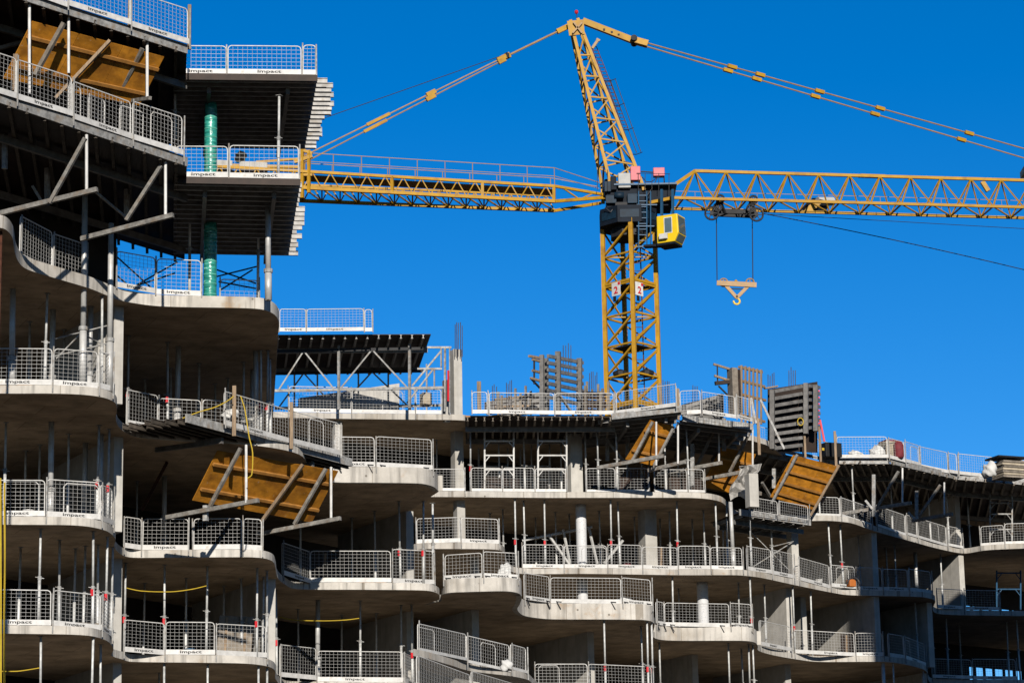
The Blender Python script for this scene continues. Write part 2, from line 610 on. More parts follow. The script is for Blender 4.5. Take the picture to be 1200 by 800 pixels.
# raised concrete parapets on the deeper balcony fronts
def parapet(k, x0, x1, h):
    run = edge_run(k, x0, x1)
    mb = MB()
    z = run[0].z
    n = len(run)
    nor = []
    for i in range(n):
        t = (run[min(n - 1, i + 1)] - run[max(0, i - 1)])
        nor.append(V((t.y, -t.x, 0)).normalized())
    outer = [p + nor[i] * 0.012 for i, p in enumerate(run)]
    inner = [p - nor[i] * 0.18 for i, p in enumerate(run)]
    vs, fs = [], []
    for i in range(n):
        for p, zz in ((outer[i], z - 0.012), (outer[i], z + h), (inner[i], z + h), (inner[i], z - 0.012)):
            vs.append((p.x, p.y, zz))
    for i in range(n - 1):
        for j in range(4):
            fs.append((i * 4 + j, i * 4 + (j + 1) % 4, i * 4 + 4 + (j + 1) % 4, i * 4 + 4 + j))
    fs += [(0, 1, 2, 3), ((n - 1) * 4 + 3, (n - 1) * 4 + 2, (n - 1) * 4 + 1, (n - 1) * 4)]
    mb.add(vs, fs)
    return mb.build('parapet', M['concrete'], BLD, bevel=0.01)


UPST = {('C', 370, 513): 0.54, ('B2', 520, 610): 0.48, ('B2', 609, 766): 0.60, ('B2', 768, 887): 0.56}
for (k, a, b), h in UPST.items():
    parapet(k, a, b, h)

# rear walls close the storeys at the back
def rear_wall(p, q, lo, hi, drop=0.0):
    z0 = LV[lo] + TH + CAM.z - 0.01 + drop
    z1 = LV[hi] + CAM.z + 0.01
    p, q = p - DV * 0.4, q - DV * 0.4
    MB().bar((p.x, p.y, (z0 + z1) / 2), (q.x, q.y, (z0 + z1) / 2), 0.2, z1 - z0).build('rear_wall', M['shadewall'], BLD)


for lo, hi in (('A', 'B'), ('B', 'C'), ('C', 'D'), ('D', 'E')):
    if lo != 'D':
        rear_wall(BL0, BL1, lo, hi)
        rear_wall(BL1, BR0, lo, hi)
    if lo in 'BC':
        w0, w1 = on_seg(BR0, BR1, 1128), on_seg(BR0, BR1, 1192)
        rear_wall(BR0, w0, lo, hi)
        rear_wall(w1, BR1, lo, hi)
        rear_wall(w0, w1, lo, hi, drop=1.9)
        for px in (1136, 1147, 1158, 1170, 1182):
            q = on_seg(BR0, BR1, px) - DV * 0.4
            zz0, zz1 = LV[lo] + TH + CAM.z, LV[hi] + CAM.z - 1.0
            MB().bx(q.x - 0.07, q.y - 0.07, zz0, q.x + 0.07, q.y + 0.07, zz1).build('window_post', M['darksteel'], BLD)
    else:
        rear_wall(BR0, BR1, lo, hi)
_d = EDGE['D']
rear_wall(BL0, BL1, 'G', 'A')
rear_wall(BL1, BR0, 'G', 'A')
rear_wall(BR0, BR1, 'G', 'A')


# lower storeys and ground-floor walls carry the frame down to the ground (below the picture)
for z in (3.6, 6.9):
    line = EDGE['A']
    poly = [V((p.x, p.y, 0)) for p in line[::3]] + [V((p.x, p.y, 0)) for p in [line[-1]] + BACKS['A']]
    soffit(MB().prism(poly, z + CAM.z, z + CAM.z + TH).build('floor_slab', M['concrete'], BLD))
for f in [i / 9 for i in range(10)]:
    line = EDGE['A']
    p = line[int(f * (len(line) - 1))] + DV * 0.9
    MB().box((p.x, p.y, (LV['G'] + CAM.z) / 2), EV * 0.15, DV * 0.3, (0, 0, (LV['G'] + CAM.z) / 2)).build('column', M['column_concrete'], BLD)


def storey(lo, hi):
    """World heights of the floor and the soffit of a storey."""
    return LV[lo] + TH + CAM.z - 0.01, LV[hi] + CAM.z + 0.01


WALPHA = R(28)
WDV = V((-math.sin(WALPHA), math.cos(WALPHA), 0))
WEV = V((math.cos(WALPHA), math.sin(WALPHA), 0))


def cross_wall(px_right, Y, lo, hi, length=7.0, th=0.30):
    """Wall running back into the building, its front end at picture column px_right."""
    z0, z1 = storey(lo, hi)
    p = xy_at(px_right, Y, (z0 + z1) / 2)
    c = p - WEV * th / 2 + WDV * length / 2
    MB().box(c, WEV * th / 2, WDV * length / 2, (0, 0, (z1 - z0) / 2)).build('cross_wall', M['column_concrete'], BLD, bevel=0.015)


def column(px, wpx, Y, z0, z1, name='column', m=None, depth=None):
    p = xy_at(px, Y, (z0 + z1) / 2)
    w = wpx * Y / F_PX
    dp = depth or w * 1.1
    c = p + DV * dp / 2
    w2 = w * 0.86
    return MB().box(c, EV * w2 / 2, DV * dp / 2, (0, 0, (z1 - z0) / 2)).build(name, m or M['column_concrete'], BLD, bevel=0.02)


def round_column(px, wpx, Y, z0, z1, m, label=None):
    p = xy_at(px, Y, z0)
    r = wpx * Y / F_PX / 2
    o = MB().lathe((p.x, p.y, 0), [(r * 0.9, z0), (r, z0 + 0.05), (r, z1 - 0.2), (r * 0.97, z1)], 24).build('column', m, BLD, smooth=True)
    if label:
        o['label'] = label
    if m is M['greenwrap']:
        zz = z0 + 0.25
        while zz < z1 - 0.1:
            MB().lathe((p.x, p.y, 0), [(r + 0.004, zz), (r + 0.009, zz + 0.01), (r + 0.009, zz + 0.035), (r + 0.004, zz + 0.045)], 24).build('tape_band', M['tape'], o, smooth=True)
            zz += random.uniform(0.25, 0.5)
    return o


def Ye(k, px, s=0.0):
    return edge_pt(k, px).y + s


# left / second bay boundary wall, every storey
cross_wall(144.5, Ye('D', 145, 0.7), 'C', 'D')
cross_wall(126, Ye('D', 126, 2.0), 'C', 'D', 5)
cross_wall(144, Ye('C', 146, 0.8), 'B', 'C')
cross_wall(143, Ye('B', 143, 0.8), 'A', 'B')
cross_wall(323, Ye('B', 325, 0.4), 'A', 'B')
for _x in (142, 323, 485, 697, 819, 929, 1032):
    cross_wall(_x, Ye('A', _x, 1.0), 'G', 'A')
cross_wall(485, Ye('B', 485, 2.5), 'B', 'C', 6, 0.3)
cross_wall(610 / 3.478 + 310, Ye('A', 470, 3.5), 'A', 'B', 6)
cross_wall(697, Ye('B2', 697, 4.0), 'A', 'B', 7)
cross_wall(562, Ye('B2', 562, 5.0), 'A', 'B', 5)
cross_wall(819, Ye('B2', 819, 5.0), 'A', 'B', 6)
cross_wall(929, Ye('C2', 929, 1.2), 'B', 'C', 6.5)
cross_wall(946, Ye('B2', 946, 3.0), 'B', 'C', 4)
cross_wall(1032, Ye('B2', 1032, 2.5), 'B', 'C', 5.5)
cross_wall(1029, Ye('C2', 1029, 2.2), 'C', 'D', 7)
cross_wall(1131, Ye('C2', 1120, 2.0), 'C', 'D', 7)
cross_wall(1126, Ye('D2', 1126, 1.6), 'D', 'E', 5)
cross_wall(928, Ye('B2', 928, 2.2), 'A', 'B', 6)
cross_wall(1088, Ye('B2', 1080, 2.0), 'A', 'B', 9)
cross_wall(1094, Ye('C2', 1092, 1.2), 'B', 'C', 9)
z0, z1 = storey('D', 'E')
column(538.5, 13, Ye('D2', 538, 2.0), z0, z1)
column(676, 18, Ye('D2', 676, 2.0), z0, z1)
column(397, 11, 113.5, z0, z1)
z0, z1 = storey('C', 'D')
column(932, 11, Ye('C2', 932, 1.2), z0, z1)
column(763.5, 18, Ye('D2', 763, 3.0), z0, z1)
column(541, 12, Ye('D2', 541, 0.8), z0, z1)
round_column(682.3, 12.6, Ye('C2', 682, 1.6), z0, z1, M['whitewrap'], 'round column wrapped in white sheeting')
z0, z1 = storey('B', 'C')
round_column(684.3, 12.4, Ye('C2', 684, 1.8), z0, z1, M['whitewrap'], 'round column wrapped in white sheeting')
round_column(825.5, 13.4, Ye('C2', 825, 2.2), z0, z1, M['whitewrap'], 'round column wrapped in white sheeting')
column(558.5, 9.5, Ye('C2', 558, 2.2), z0, z1)
z0, z1 = storey('D', 'E')
round_column(246, 16, Ye('D', 246, 0.9), z0 + 0.1, z1 - 1.1 + 0.75, M['greenwrap'], 'round column wrapped in green plastic')
z0, z1 = storey('E', 'F')
round_column(246.5, 15.4, onz(246, 89, LV['F']).y + 1.6, z0, z1 - 0.35, M['greenwrap'], 'round column wrapped in green plastic')
# the column that rises above the top slab at the middle
zt = LV['E'] + TH + CAM.z
column(537, 12.5, Ye('E', 537, 0.6), zt, zt + 2.95)


# the next wing of the site, beyond the right edge of the picture: it shades the right end
WG = thing('concrete_wing', 'neighbouring unfinished concrete wing beyond the right end', 'building', (30, 96, 0))
WX = 19.6     # clear of the frame
for i in range(10):
    z = 31.6 - 3.2 * i
    MB().bx(WX, 91, z - 0.25, 42, 102, z).build('floor_slab', M['concrete'], WG, bevel=0.02)
    if i < 9:
        MB().bx(WX + 0.2, 91.5, z - 3.21, WX + 0.5, 101.6, z - 0.24).build('cross_wall', M['column_concrete'], WG)
        MB().bx(WX + 0.5, 98, z - 3.21, 41, 98.2, z - 0.24).build('rear_wall', M['column_concrete'], WG)
        for x in (26, 32, 38):
            MB().bx(x, 91.8, z - 3.21, x + 0.4, 92.4, z - 0.24).build('column', M['column_concrete'], WG)


# ------------------------------------------------------------------ guard rails
def text_mesh(body, name, sx=1.0):
    cu = bpy.data.curves.new(name, 'FONT')
    cu.body = body
    cu.size = 1.0
    cu.align_x = 'CENTER'
    cu.align_y = 'CENTER'
    cu.offset = 0.022
    cu.extrude = 0.004
    cu.resolution_u = 3
    to = bpy.data.objects.new(name, cu)
    COL.objects.link(to)
    bpy.context.view_layer.update()
    me = bpy.data.meshes.new_from_object(to.evaluated_get(bpy.context.evaluated_depsgraph_get()))
    me.name = name
    bpy.data.objects.remove(to)
    return me


IMPACT = text_mesh('impact', 'lettering')
IMPACT.materials.append(M['ink'])
RAIL_GROUP = 'white mesh guard rails along the slab edges'


def put_text(me, name, parent, pos, xdir, ydir, size, sx=1.0, mat_=None):
    o = bpy.data.objects.new(name, me)
    COL.objects.link(o)
    o.parent = parent
    x, y = V(xdir).normalized(), V(ydir).normalized()
    z = x.cross(y)
    m = Matrix((x * size * sx, y * size, z * size)).transposed().to_4x4()
    m.translation = V(pos) - parent_world(parent)
    o.matrix_local = m
    return o


def rail_panel(p, q, h, label, toe=0.16, text=True, first=True, last=False, post='galv', below=0.22, bracket=False, mesh_=True, name='guard_rail'):
    """One mesh barrier panel between base points p and q (world), the writing on the camera side."""
    p, q = V(p), V(q)
    t = thing(name, label, 'guard rail', p, RAIL_GROUP)
    a = q - p
    L = a.length
    a.normalize()
    ah = V((a.x, a.y, 0)).normalized()
    nrm = V((ah.y, -ah.x, 0))
    if nrm.dot(CAM - p) < 0:
        nrm = -nrm
    zz = V((0, 0, 1))
    rr, r = 0.017, 0.10
    h *= random.uniform(0.955, 1.035)
    p0, q0 = p + a * 0.03, q - a * 0.03
    f = MB()
    b0 = zz * 0.04
    tl, tr = p0 + zz * h, q0 + zz * h
    pts = [p0 + b0, tl - zz * r, tl - zz * r * 0.3 + a * r * 0.3, tl + a * r, tr - a * r, tr - zz * r * 0.3 - a * r * 0.3, tr - zz * r, q0 + b0, p0 + b0]
    f.path(pts, rr, 6)
    f.build('rail_frame', M['white_paint'], t)
    if mesh_:
        w = MB()
        nv = max(1, round(L / 0.15))
        for i in range(1, nv):
            c = p0.lerp(q0, i / nv)
            w.bar(c + b0, c + zz * (h - 0.02), 0.0065, 0.0065)
        nh = max(3, round((h - toe) / 0.115))
        for i in range(1, nh):
            z = toe + (h - toe) * i / nh
            w.bar(p0 + zz * z + nrm * 0.008, q0 + zz * z + nrm * 0.008, 0.0065, 0.0065)
        w.build('wire_mesh', M['wire'], t)
    if toe:
        tb = MB()
        tb.box(p.lerp(q, 0.5) + zz * (toe / 2 + 0.005) + nrm * 0.045, a * (L / 2 - 0.01), nrm * 0.010, zz * toe / 2)
        to = tb.build('toe_board', M['white_paint'], t)
        if text and L > 1.05 and random.random() < 0.82:
            off = random.uniform(-0.15, 0.15) * (L - 1.0)
            pos = p.lerp(q, 0.5) + a * off + zz * (toe * 0.5 + 0.01) + nrm * 0.060
            put_text(IMPACT, 'lettering', to, pos, a, zz, 0.125, 2.1)
    if L > 1.7 and random.random() < 0.28:
        s0 = random.uniform(0.02, 0.5) * L
        s1 = min(L * 0.98, s0 + random.uniform(0.75, 1.3))
        g0, g1 = p + a * s0 - nrm * 0.05, p + a * s1 - nrm * 0.05
        hh_ = h * random.uniform(0.86, 0.99)
        MB().path([g0 + zz * 0.05, g0 + zz * (hh_ - r), g0 + zz * hh_ + a * r, g1 + zz * hh_ - a * r, g1 + zz * (hh_ - r), g1 + zz * 0.05], rr * 0.9, 6).build('overlap_frame', M['white_paint'], t)
    t.rotation_euler = (R(random.uniform(-2.2, 2.2)), R(random.uniform(-0.5, 0.5)), R(random.uniform(-0.6, 0.6)))
    for k, (do, c) in enumerate(((first, p), (last, q))):
        if do:
            lean = random.uniform(-0.02, 0.02)
            MB().tube(c - zz * below + nrm * 0.075, c + zz * (h + random.uniform(0.0, 0.10)) + nrm * 0.075 + a * lean, 0.023, 8).build('rail_post', M[post], t)
    if bracket:
        for fr in (0.12, 0.88):
            c = p.lerp(q, fr) + nrm * 0.06
            b = MB()
            b.bar(c + zz * 0.08 - a * 0.10, c - zz * 0.22 + nrm * 0.03 + a * 0.06, 0.035)
            b.bar(c + zz * 0.06 - a * 0.10, c + zz * 0.05 + a * 0.10, 0.035)
            b.build('clamp_bracket', M['darksteel'], t)
    return t


def rail_pts(pts, h, place, **kw):
    n = len(pts) - 1
    for i in range(n):
        if n == 1:
            lab = 'lone white mesh guard rail ' + place
        else:
            lab = f'white mesh guard rail, {ORD[i]} from left {place}'
        rail_panel(pts[i], pts[i + 1], h, lab, first=True, last=(i == n - 1), **kw)


def rail_edge(k, pxs, h, place, up=0.0, inset=0.06, **kw):
    pts = []
    for x in pxs:
        p = edge_pt(k, x)
        d = (p - CAM)
        d.z = 0
        p = p + d.normalized() * inset
        p.z = LV[EDGE_PX[k][0]] + CAM.z + (up or (0.36 if k == 'D' else TH)) + 0.004
        pts.append(p)
    rail_pts(pts, h, place, **kw)


rail_edge('A', [-18, 60, 117, 129], 1.08, 'on lowest slab of far left bay')
rail_edge('B', [-18, 53, 117, 131], 1.10, 'on second lowest slab of far left bay')
rail_edge('C', [-18, 61, 114, 130], 1.06, 'on third lowest slab of far left bay')
rail_edge('A', [144, 193, 252, 312], 1.06, 'on lowest slab of second bay')
rail_edge('B', [144, 166, 221], 1.05, 'on second bay below tilted joist ends')
rail_edge('B', [226, 284, 307], 1.03, 'on second bay below big orange board')
rail_edge('C', [147, 185, 236, 300], 1.10, 'behind the tilted deck in second bay')
rail_edge('A', [327, 371, 472, 485], 1.10, 'on lowest slab of third bay')
rail_edge('B', [330, 363, 459, 509], 1.14, 'on third bay below big orange board')
rail_edge('C', [392, 440, 507], 1.05, 'on rounded balcony right of big orange board', up=0.54, bracket=True)
rail_edge('B2', [521, 566, 607], 0.93, 'on short thick balcony below centre column', up=0.48, bracket=True)
rail_edge('B2', [614, 645, 729, 764], 0.98, 'on thick rounded balcony below white column', up=0.60, bracket=True)
rail_edge('B2', [769, 779, 856, 882], 0.98, 'on thick balcony with white round column', up=0.56, bracket=True)
rail_edge('B2', [890, 926], 1.05, 'between thick balcony and lit wall end')
rail_edge('B2', [931, 1003, 1036], 1.05, 'on lower right balcony')
rail_edge('B2', [1041, 1060, 1085], 1.05, 'at right end of lower right balcony')
rail_edge('B2', [1092, 1140, 1192], 0.95, 'on lowest shaded slab at right')
rail_edge('A', [627, 690, 765], 1.20, 'cut by bottom edge under thick balcony')
rail_edge('C2', [488, 540, 585], 1.02, 'on short slab above thick balcony')
rail_edge('C2', [612, 661, 712, 753, 795, 833, 871], 0.98, 'on long slab behind white round column')
rail_edge('C2', [875, 904, 930], 1.05, 'on curved slab under loading platform')
rail_edge('C2', [936, 973, 1003], 1.0, 'on curved slab beside the lit wall')
rail_edge('C2', [1006, 1035, 1065, 1092], 1.0, 'on curved slab with orange stain')
rail_edge('C2', [1098, 1130, 1172], 0.95, 'on upper shaded slab at right')
rail_edge('D', [135, 182, 236], 1.15, 'left of lower green column', below=0.05)
rail_edge('D', [257, 304], 1.10, 'right of lower green column', inset=2.2, below=0.05, toe=0.0)
rail_edge('D', [22, 60, 100], 1.10, 'in shade on upper curved slab', inset=0.5, toe=0.0)
rail_edge('D2', [503, 545], 0.95, 'at foot of tall centre column', toe=0.12, text=False)
rail_edge('D2', [552, 589, 627, 664], 0.98, 'in front of white scaffold frames', toe=0.12, text=False, below=0.0)
rail_edge('D2', [687, 722, 761], 0.98, 'below middle orange board', toe=0.1, text=False, below=0.0)
rail_edge('D2', [767, 806, 826], 0.98, 'under grey deck brackets', toe=0.1, text=False, below=0.0)
rail_edge('D2', [950, 985, 1022], 0.85, 'on upper right slab below last orange board', toe=0.1, text=False)
rail_edge('D2', [1027, 1062, 1075, 1110, 1128], 0.98, 'on sloping upper right slab', toe=0.12, text=False)
rail_edge('D2', [1150, 1178, 1215], 0.95, 'at far right beside scaffold', toe=0.12, text=False)
rail_edge('E', [338, 412, 487, 518], 1.08, 'on roof slab under table form')

# ramp slab low in the middle, and the run below it
zr = 10.25
rl = smooth_line([onz(x, y, zr) for x, y in [(484, 768), (500, 771), (528, 779), (552, 786), (600, 792), (618, 796), (624, 801)]])
MB().prism(rl + [rl[-1] + V((0.5, 4, 0)), rl[0] + V((0.3, 5, 0))], zr + CAM.z, zr + CAM.z + 0.23).build('floor_slab', M['concrete'], BLD, bevel=0.01)


def zpts(pxy, z, dz=0.0):
    return [onz(x, y, z) + V((0, 0, dz)) for x, y in pxy]


rail_pts(zpts([(489, 762), (546, 776), (598, 784), (617, 788)], zr + 0.23), 0.92, 'on receding slab below thick balcony', toe=0.10, text=False)
rl2 = [onz(x, y, 8.75) for x, y in [(480, 811), (552, 830), (618, 846)]]
MB().prism(rl2 + [rl2[-1] + V((0.5, 4, 0)), rl2[0] + V((0.3, 5, 0))], 8.75 + CAM.z, 8.95 + CAM.z).build('floor_slab', M['concrete'], BLD, bevel=0.01)
rail_pts(zpts([(488, 803), (552, 820), (612, 834)], 9.0), 0.95, 'cut by bottom edge below receding slab', toe=0.10, text=False)

# ------------------------------------------------------------------ formwork decks
DECK_GROUP = 'formwork table decks'


def plan_box(mb, p, u, w, z0, z1):     # quad p, p+u, p+u+w, p+w in plan
    a, b, c, d = p, p + u, p + u + w, p + w
    mb.hexa([(k.x, k.y, z0) for k in (a, b, c, d)] + [(k.x, k.y, z1) for k in (a, b, c, d)])
    return mb


def deck(label, fl, fr, back, Z, joists='along', nj=12, over=(0.0, 0.1), jm='joistalu', edge_beam=True, hj=0.16, over_fn=None, group=DECK_GROUP, cat='formwork deck', left_over=0.1, back_left=False, left_fn=None, edge_board=False):
    """A plywood deck on joists: front-left, front-right picture points and the picture point behind front-right, at level Z (underside of the plywood)."""
    p, q = onz(*fl, Z), onz(*fr, Z)
    D = V(back) if not isinstance(back, tuple) else onz(*back, Z) - (p if back_left else q)
    u = q - p
    z = p.z
    t = thing('formwork_deck', label, cat, p, group)
    plan_box(MB(), p, u, D, z, z + 0.03).build('plywood_sheet', M['filmply'], t)
    uu, dd = u.normalized(), D.normalized()
    for i in range(nj):
        f = (i + 0.3) / nj
        mb = MB()
        if joists == 'along':
            o = over_fn(f) if over_fn else random.uniform(*over)
            a = p + D * f - uu * (left_fn(i) if left_fn else left_over)
            b = q + D * f + uu * o
            cen = (a + b) / 2
            for dz, ww, hh in ((-0.012, 0.09, 0.02), (-hj / 2, 0.035, hj - 0.04), (-hj + 0.012, 0.09, 0.02)):
                mb.bar(a + V((0, 0, dz - 0.003)), b + V((0, 0, dz - 0.003)), ww, hh)
        else:
            o = over_fn(f) if over_fn else random.uniform(*over)
            a = p + u * f - dd * o
            b = a + D + dd * (o + 0.05)
            for dz, ww, hh in ((-0.012, 0.09, 0.02), (-hj / 2, 0.035, hj - 0.04), (-hj + 0.012, 0.09, 0.02)):
                mb.bar(a + V((0, 0, dz - 0.003)), b + V((0, 0, dz - 0.003)), ww, hh)
        mb.build('joist', M[jm], t)
    if edge_beam:
        MB().bar(p + V((0, 0, 0.03)) - dd * 0.06, q + V((0, 0, 0.03)) - dd * 0.06, 0.06, 0.27).build('edge_beam', M['galv'], t)
    if edge_board:
        MB().bar(p + V((0, 0, -0.06)) - dd * 0.06, q + V((0, 0, -0.06)) - dd * 0.06, 0.03, 0.20).build('edge_board', M['filmply'], t)
    for f in (0.25, 0.8):
        mb = MB()
        if joists == 'along':
            a, b = p + u * f + D * 0.08, p + u * f + D
        else:
            a, b = p + D * f, q + D * f
        mb.bar(a + V((0, 0, -hj - 0.11)), b + V((0, 0, -hj - 0.11)), 0.12, 0.2)
        mb.build('stringer', M['waler'], t)
    t['_p'] = list(p)
    return t, p, u, D


def part_bar(t, name, m, a, b, w, h=None, tube=False):
    mb = MB()
    if tube:
        mb.tube(a, b, w / 2, 8)
    else:
        mb.bar(a, b, w, h)
    return mb.build(name, M[m], t)


# left tower, level F: two decks and their rails
def tower_over(f):
    return (0.62 - 0.25 * f + random.uniform(-0.12, 0.10)) if f > 0.05 else 0.3


dFR, pFR, uFR, DFR = deck('upper right deck of left tower, pale joist ends projecting into sky', (203, 88), (372, 90), (357, 172), LV['F'], 'along', 16,
                          over_fn=tower_over, edge_beam=False, edge_board=True, left_over=-0.02)
dER, pER, uER, DER = deck('lower right deck of left tower under upper green column', (203, 209), (352, 212), (338, 297), LV['E'], 'along', 16,
                          over_fn=lambda f: 0.22 + random.uniform(-0.12, 0.14) if f > 0.3 else 0.05, edge_beam=False, edge_board=True, left_over=-0.02)
dFL, pFL, uFL, DFL = deck('topmost formwork deck, cut by the top left corner', (-60, -31), (219, 60), DFR * 1.35, LV['F'] + 0.012, 'across', 14, (0.0, 0.12), jm='shadejoist')
dEL, pEL, uEL, DEL = deck('formwork deck under the left leaning orange board', (-60, 97), (219, 192), DER * 1.3, LV['E'] + 0.012, 'across', 14, (0.0, 0.12), jm='shadejoist')
_a, _b = pEL + DEL * 0.97 - uEL * 0.2, pEL + DEL * 0.97 + uEL * 1.2
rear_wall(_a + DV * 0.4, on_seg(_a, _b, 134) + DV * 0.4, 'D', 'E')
_a, _b = pFL + DFL * 0.97 - uFL * 0.2, pFL + DFL * 0.97 + uFL * 1.2
rear_wall(_a + DV * 0.4, on_seg(_a, _b, 196) + DV * 0.4, 'E', 'F')  # near-black wall added as a dark back to this deck storey
rail_pts(zpts([(-8, -16), (78, 12), (152, 36.5), (220, 58.5)], LV['F'], 0.13), 1.1, 'along topmost deck at top left', below=0.15)
rail_pts(zpts([(205, 88.5), (266, 89), (354, 90), (371, 90)], LV['F'], 0.035), 0.92, 'on upper right deck of left tower', below=0.02)
rail_pts(zpts([(-12, 112.5), (18, 122), (84, 145), (154, 169), (213, 189)], LV['E'], 0.13), 1.12, 'below left leaning orange board', below=0.2)
rail_pts(zpts([(205, 209.5), (268, 210.5), (351, 212)], LV['E'], 0.035), 0.98, 'beside upper green column', below=0.02)


def timber_post(label, px, y0, y1, Y, w=0.10):
    a, b = at(px, y0, Y), at(px, y1, Y)
    tag(MB().box((a + b) / 2, (w / 2, 0, 0), (0, w / 2, 0), (0, 0, (a - b).length / 2)).build('timber_post', M['timber'], bevel=0.01), label, 'timber post')


timber_post('pale timber post at right end of topmost deck rail', 222, 6, 58, 76.9)
timber_post('pale timber post in middle of topmost deck rail', 152, 0, 34, 75.0)
timber_post('pale timber post on rail left of leaning orange board', 18, 64, 121, 71.5, 0.13)


# brackets under decks: struts are parts of the deck they carry
def bracket(t, beam, post, strut, Y, Yb=None, wb=0.13):
    """beam, post, strut: picture segments ((x,y),(x,y)) at distance Y."""
    Yb = Yb or Y
    if beam:
        part_bar(t, 'bottom_beam', 'waler2', at(*beam[0], Yb + 1.2), at(*beam[1], Y - 0.15), wb * 0.9, wb)
    if post:
        part_bar(t, 'steel_post', 'white_paint', at(*post[0], Y), at(*post[1], Y), 0.085, tube=True)
    if strut:
        part_bar(t, 'diagonal_strut', 'waler2', at(*strut[0], Y - 0.08), at(*strut[1], Yb + 0.6), 0.10)


bracket(dEL, ((-20, 255), (114, 222)), ((101.5, 158), (101.5, 224)), ((100, 162), (58, 238)), onz(101, 149, LV['E']).y + 0.25, onz(101, 149, LV['E']).y - 0.2)
bracket(dEL, ((95, 280), (203, 252)), ((194, 190), (194, 256)), ((189, 194), (148, 258)), onz(194, 183, LV['E']).y + 0.25, onz(194, 183, LV['E']).y - 0.2)
part_bar(dEL, 'inner_post', 'blue', at(55.5, 178, 76.5), at(55.5, 240, 76.5), 0.12)
part_bar(dEL, 'inner_post', 'galv', at(55.5, 195, 76.3), at(55.5, 238, 76.3), 0.13)
part_bar(dEL, 'inner_post', 'galv', at(148.5, 215, 78.6), at(148.5, 258, 78.6), 0.13)
part_bar(dEL, 'kicker_brace', 'galv', at(38, 218, 76), at(50, 238, 76), 0.08)
part_bar(dEL, 'kicker_brace', 'galv', at(112, 225, 76.6), at(148, 255, 77.6), 0.06)
part_bar(dEL, 'hanger_post', 'galv', at(5.5, 125, 73), at(5.5, 198, 73), 0.12)
bracket(dFL, ((150, 119), (176, 115)), ((172.5, 48), (172.5, 114)), ((167, 57), (138, 111)), onz(172, 45, LV['F']).y + 0.15, wb=0.1)
part_bar(dFL, 'steel_post', 'white_paint', at(34.5, 5, 71.2), at(34.5, 110, 71.2), 0.08, tube=True)
part_bar(dFL, 'steel_post', 'white_paint', at(80.5, 15, 72.3), at(80.5, 86, 72.3), 0.08, tube=True)
part_bar(dFL, 'diagonal_strut', 'greytimber', at(75, 27, 72.0), at(41, 88, 72.3), 0.11)
part_bar(dFL, 'knee_brace', 'galv', at(-5, 40, 74), at(14, 25, 74), 0.1)
part_bar(dFL, 'knee_brace', 'galv', at(14, 25, 74), at(34, 20, 73.6), 0.1)
part_bar(dFL, 'knee_brace', 'galv', at(-5, 58, 74), at(34, 47, 73.6), 0.1)


def board(label, q, Ys, battens=2, th=0.025, bm='batten', struts=()):
    """Orange plywood panel: picture corners TL, TR, BR, BL with a distance each; battens run across it."""
    c = [at(x, y, Y) for (x, y), Y in zip(q, Ys)]
    t = thing('plywood_panel', label, 'plywood panel', c[3], 'leaning orange plywood panels')
    cuts = [0.0, 0.345, 0.68, 1.0] if (c[1] - c[0]).length > 2.6 else [0.0, 0.52, 1.0]
    for f0_, f1_ in zip(cuts, cuts[1:]):
        f1_ -= 0.004
        jz = random.uniform(-0.015, 0.015)
        MB().sheet([c[0].lerp(c[1], f0_) , c[0].lerp(c[1], f1_), c[3].lerp(c[2], f1_ + jz * 0.2), c[3].lerp(c[2], f0_ + jz * 0.2)], th + random.uniform(0, 0.008)).build('plywood_sheet', M['ply'], t)
    nrm = (c[1] - c[0]).cross(c[3] - c[0]).normalized()
    if nrm.dot(CAM - c[0]) < 0:
        nrm = -nrm
    for i in range(battens):
        f = (i + 0.5) / battens
        a, b = c[0].lerp(c[3], f), c[1].lerp(c[2], f)
        part = MB()
        d = (b - a).normalized()
        dn = (c[3] - c[0]).normalized()
        part.box((a + b) / 2 + nrm * 0.045, d * (a - b).length * 0.49, dn * 0.045, nrm * 0.045)
        part.build('batten', M[bm], t)
    for (s0, s1, w, m) in struts:
        # across-strut given as fractions along top and bottom edges
        a = c[0].lerp(c[1], s0) + nrm * 0.14
        b = c[3].lerp(c[2], s1) + nrm * 0.14
        dv = (b - a).normalized()
        MB().bar(a - dv * 0.1, b + dv * 0.25, w).build('strut', M[m], t)
    return t


board('big orange plywood panel under the topmost deck', [(38, 25), (193, 67), (164, 124), (4, 92)], [71.7, 75.1, 75.7, 72.4], 2, struts=[(0.54, 0.40, 0.09, 'timber')])
board('sliver of orange plywood at left edge below rail', [(-14, 142), (17, 150), (6, 176), (-24, 168)], [75, 75.6, 75.8, 75.2], 1)
board('big orange plywood panel below the middle tilted deck', [(255, 528), (397, 552), (366, 612), (226, 586)], [85.0, 89.2, 90.0, 85.9], 2,
      struts=[(0.66, 0.58, 0.10, 'timber')])
board('small orange plywood panel between centre deck brackets', [(762, 492), (791, 500), (768, 546), (733, 538)], [113.0, 113.6, 114.4, 113.8], 2)
board('orange plywood panel half covered by pale tarpaulin', [(845, 524), (886, 532), (868, 580), (822, 570)], [118.3, 119.3, 120.0, 119.0], 2)
board('right orange plywood panel with several battens', [(930, 533), (981, 546), (952, 597), (903, 582)], [118.9, 120.6, 121.0, 119.4], 4,
      struts=[(0.02, 0.04, 0.10, 'galv'), (0.98, 0.98, 0.10, 'timber')])

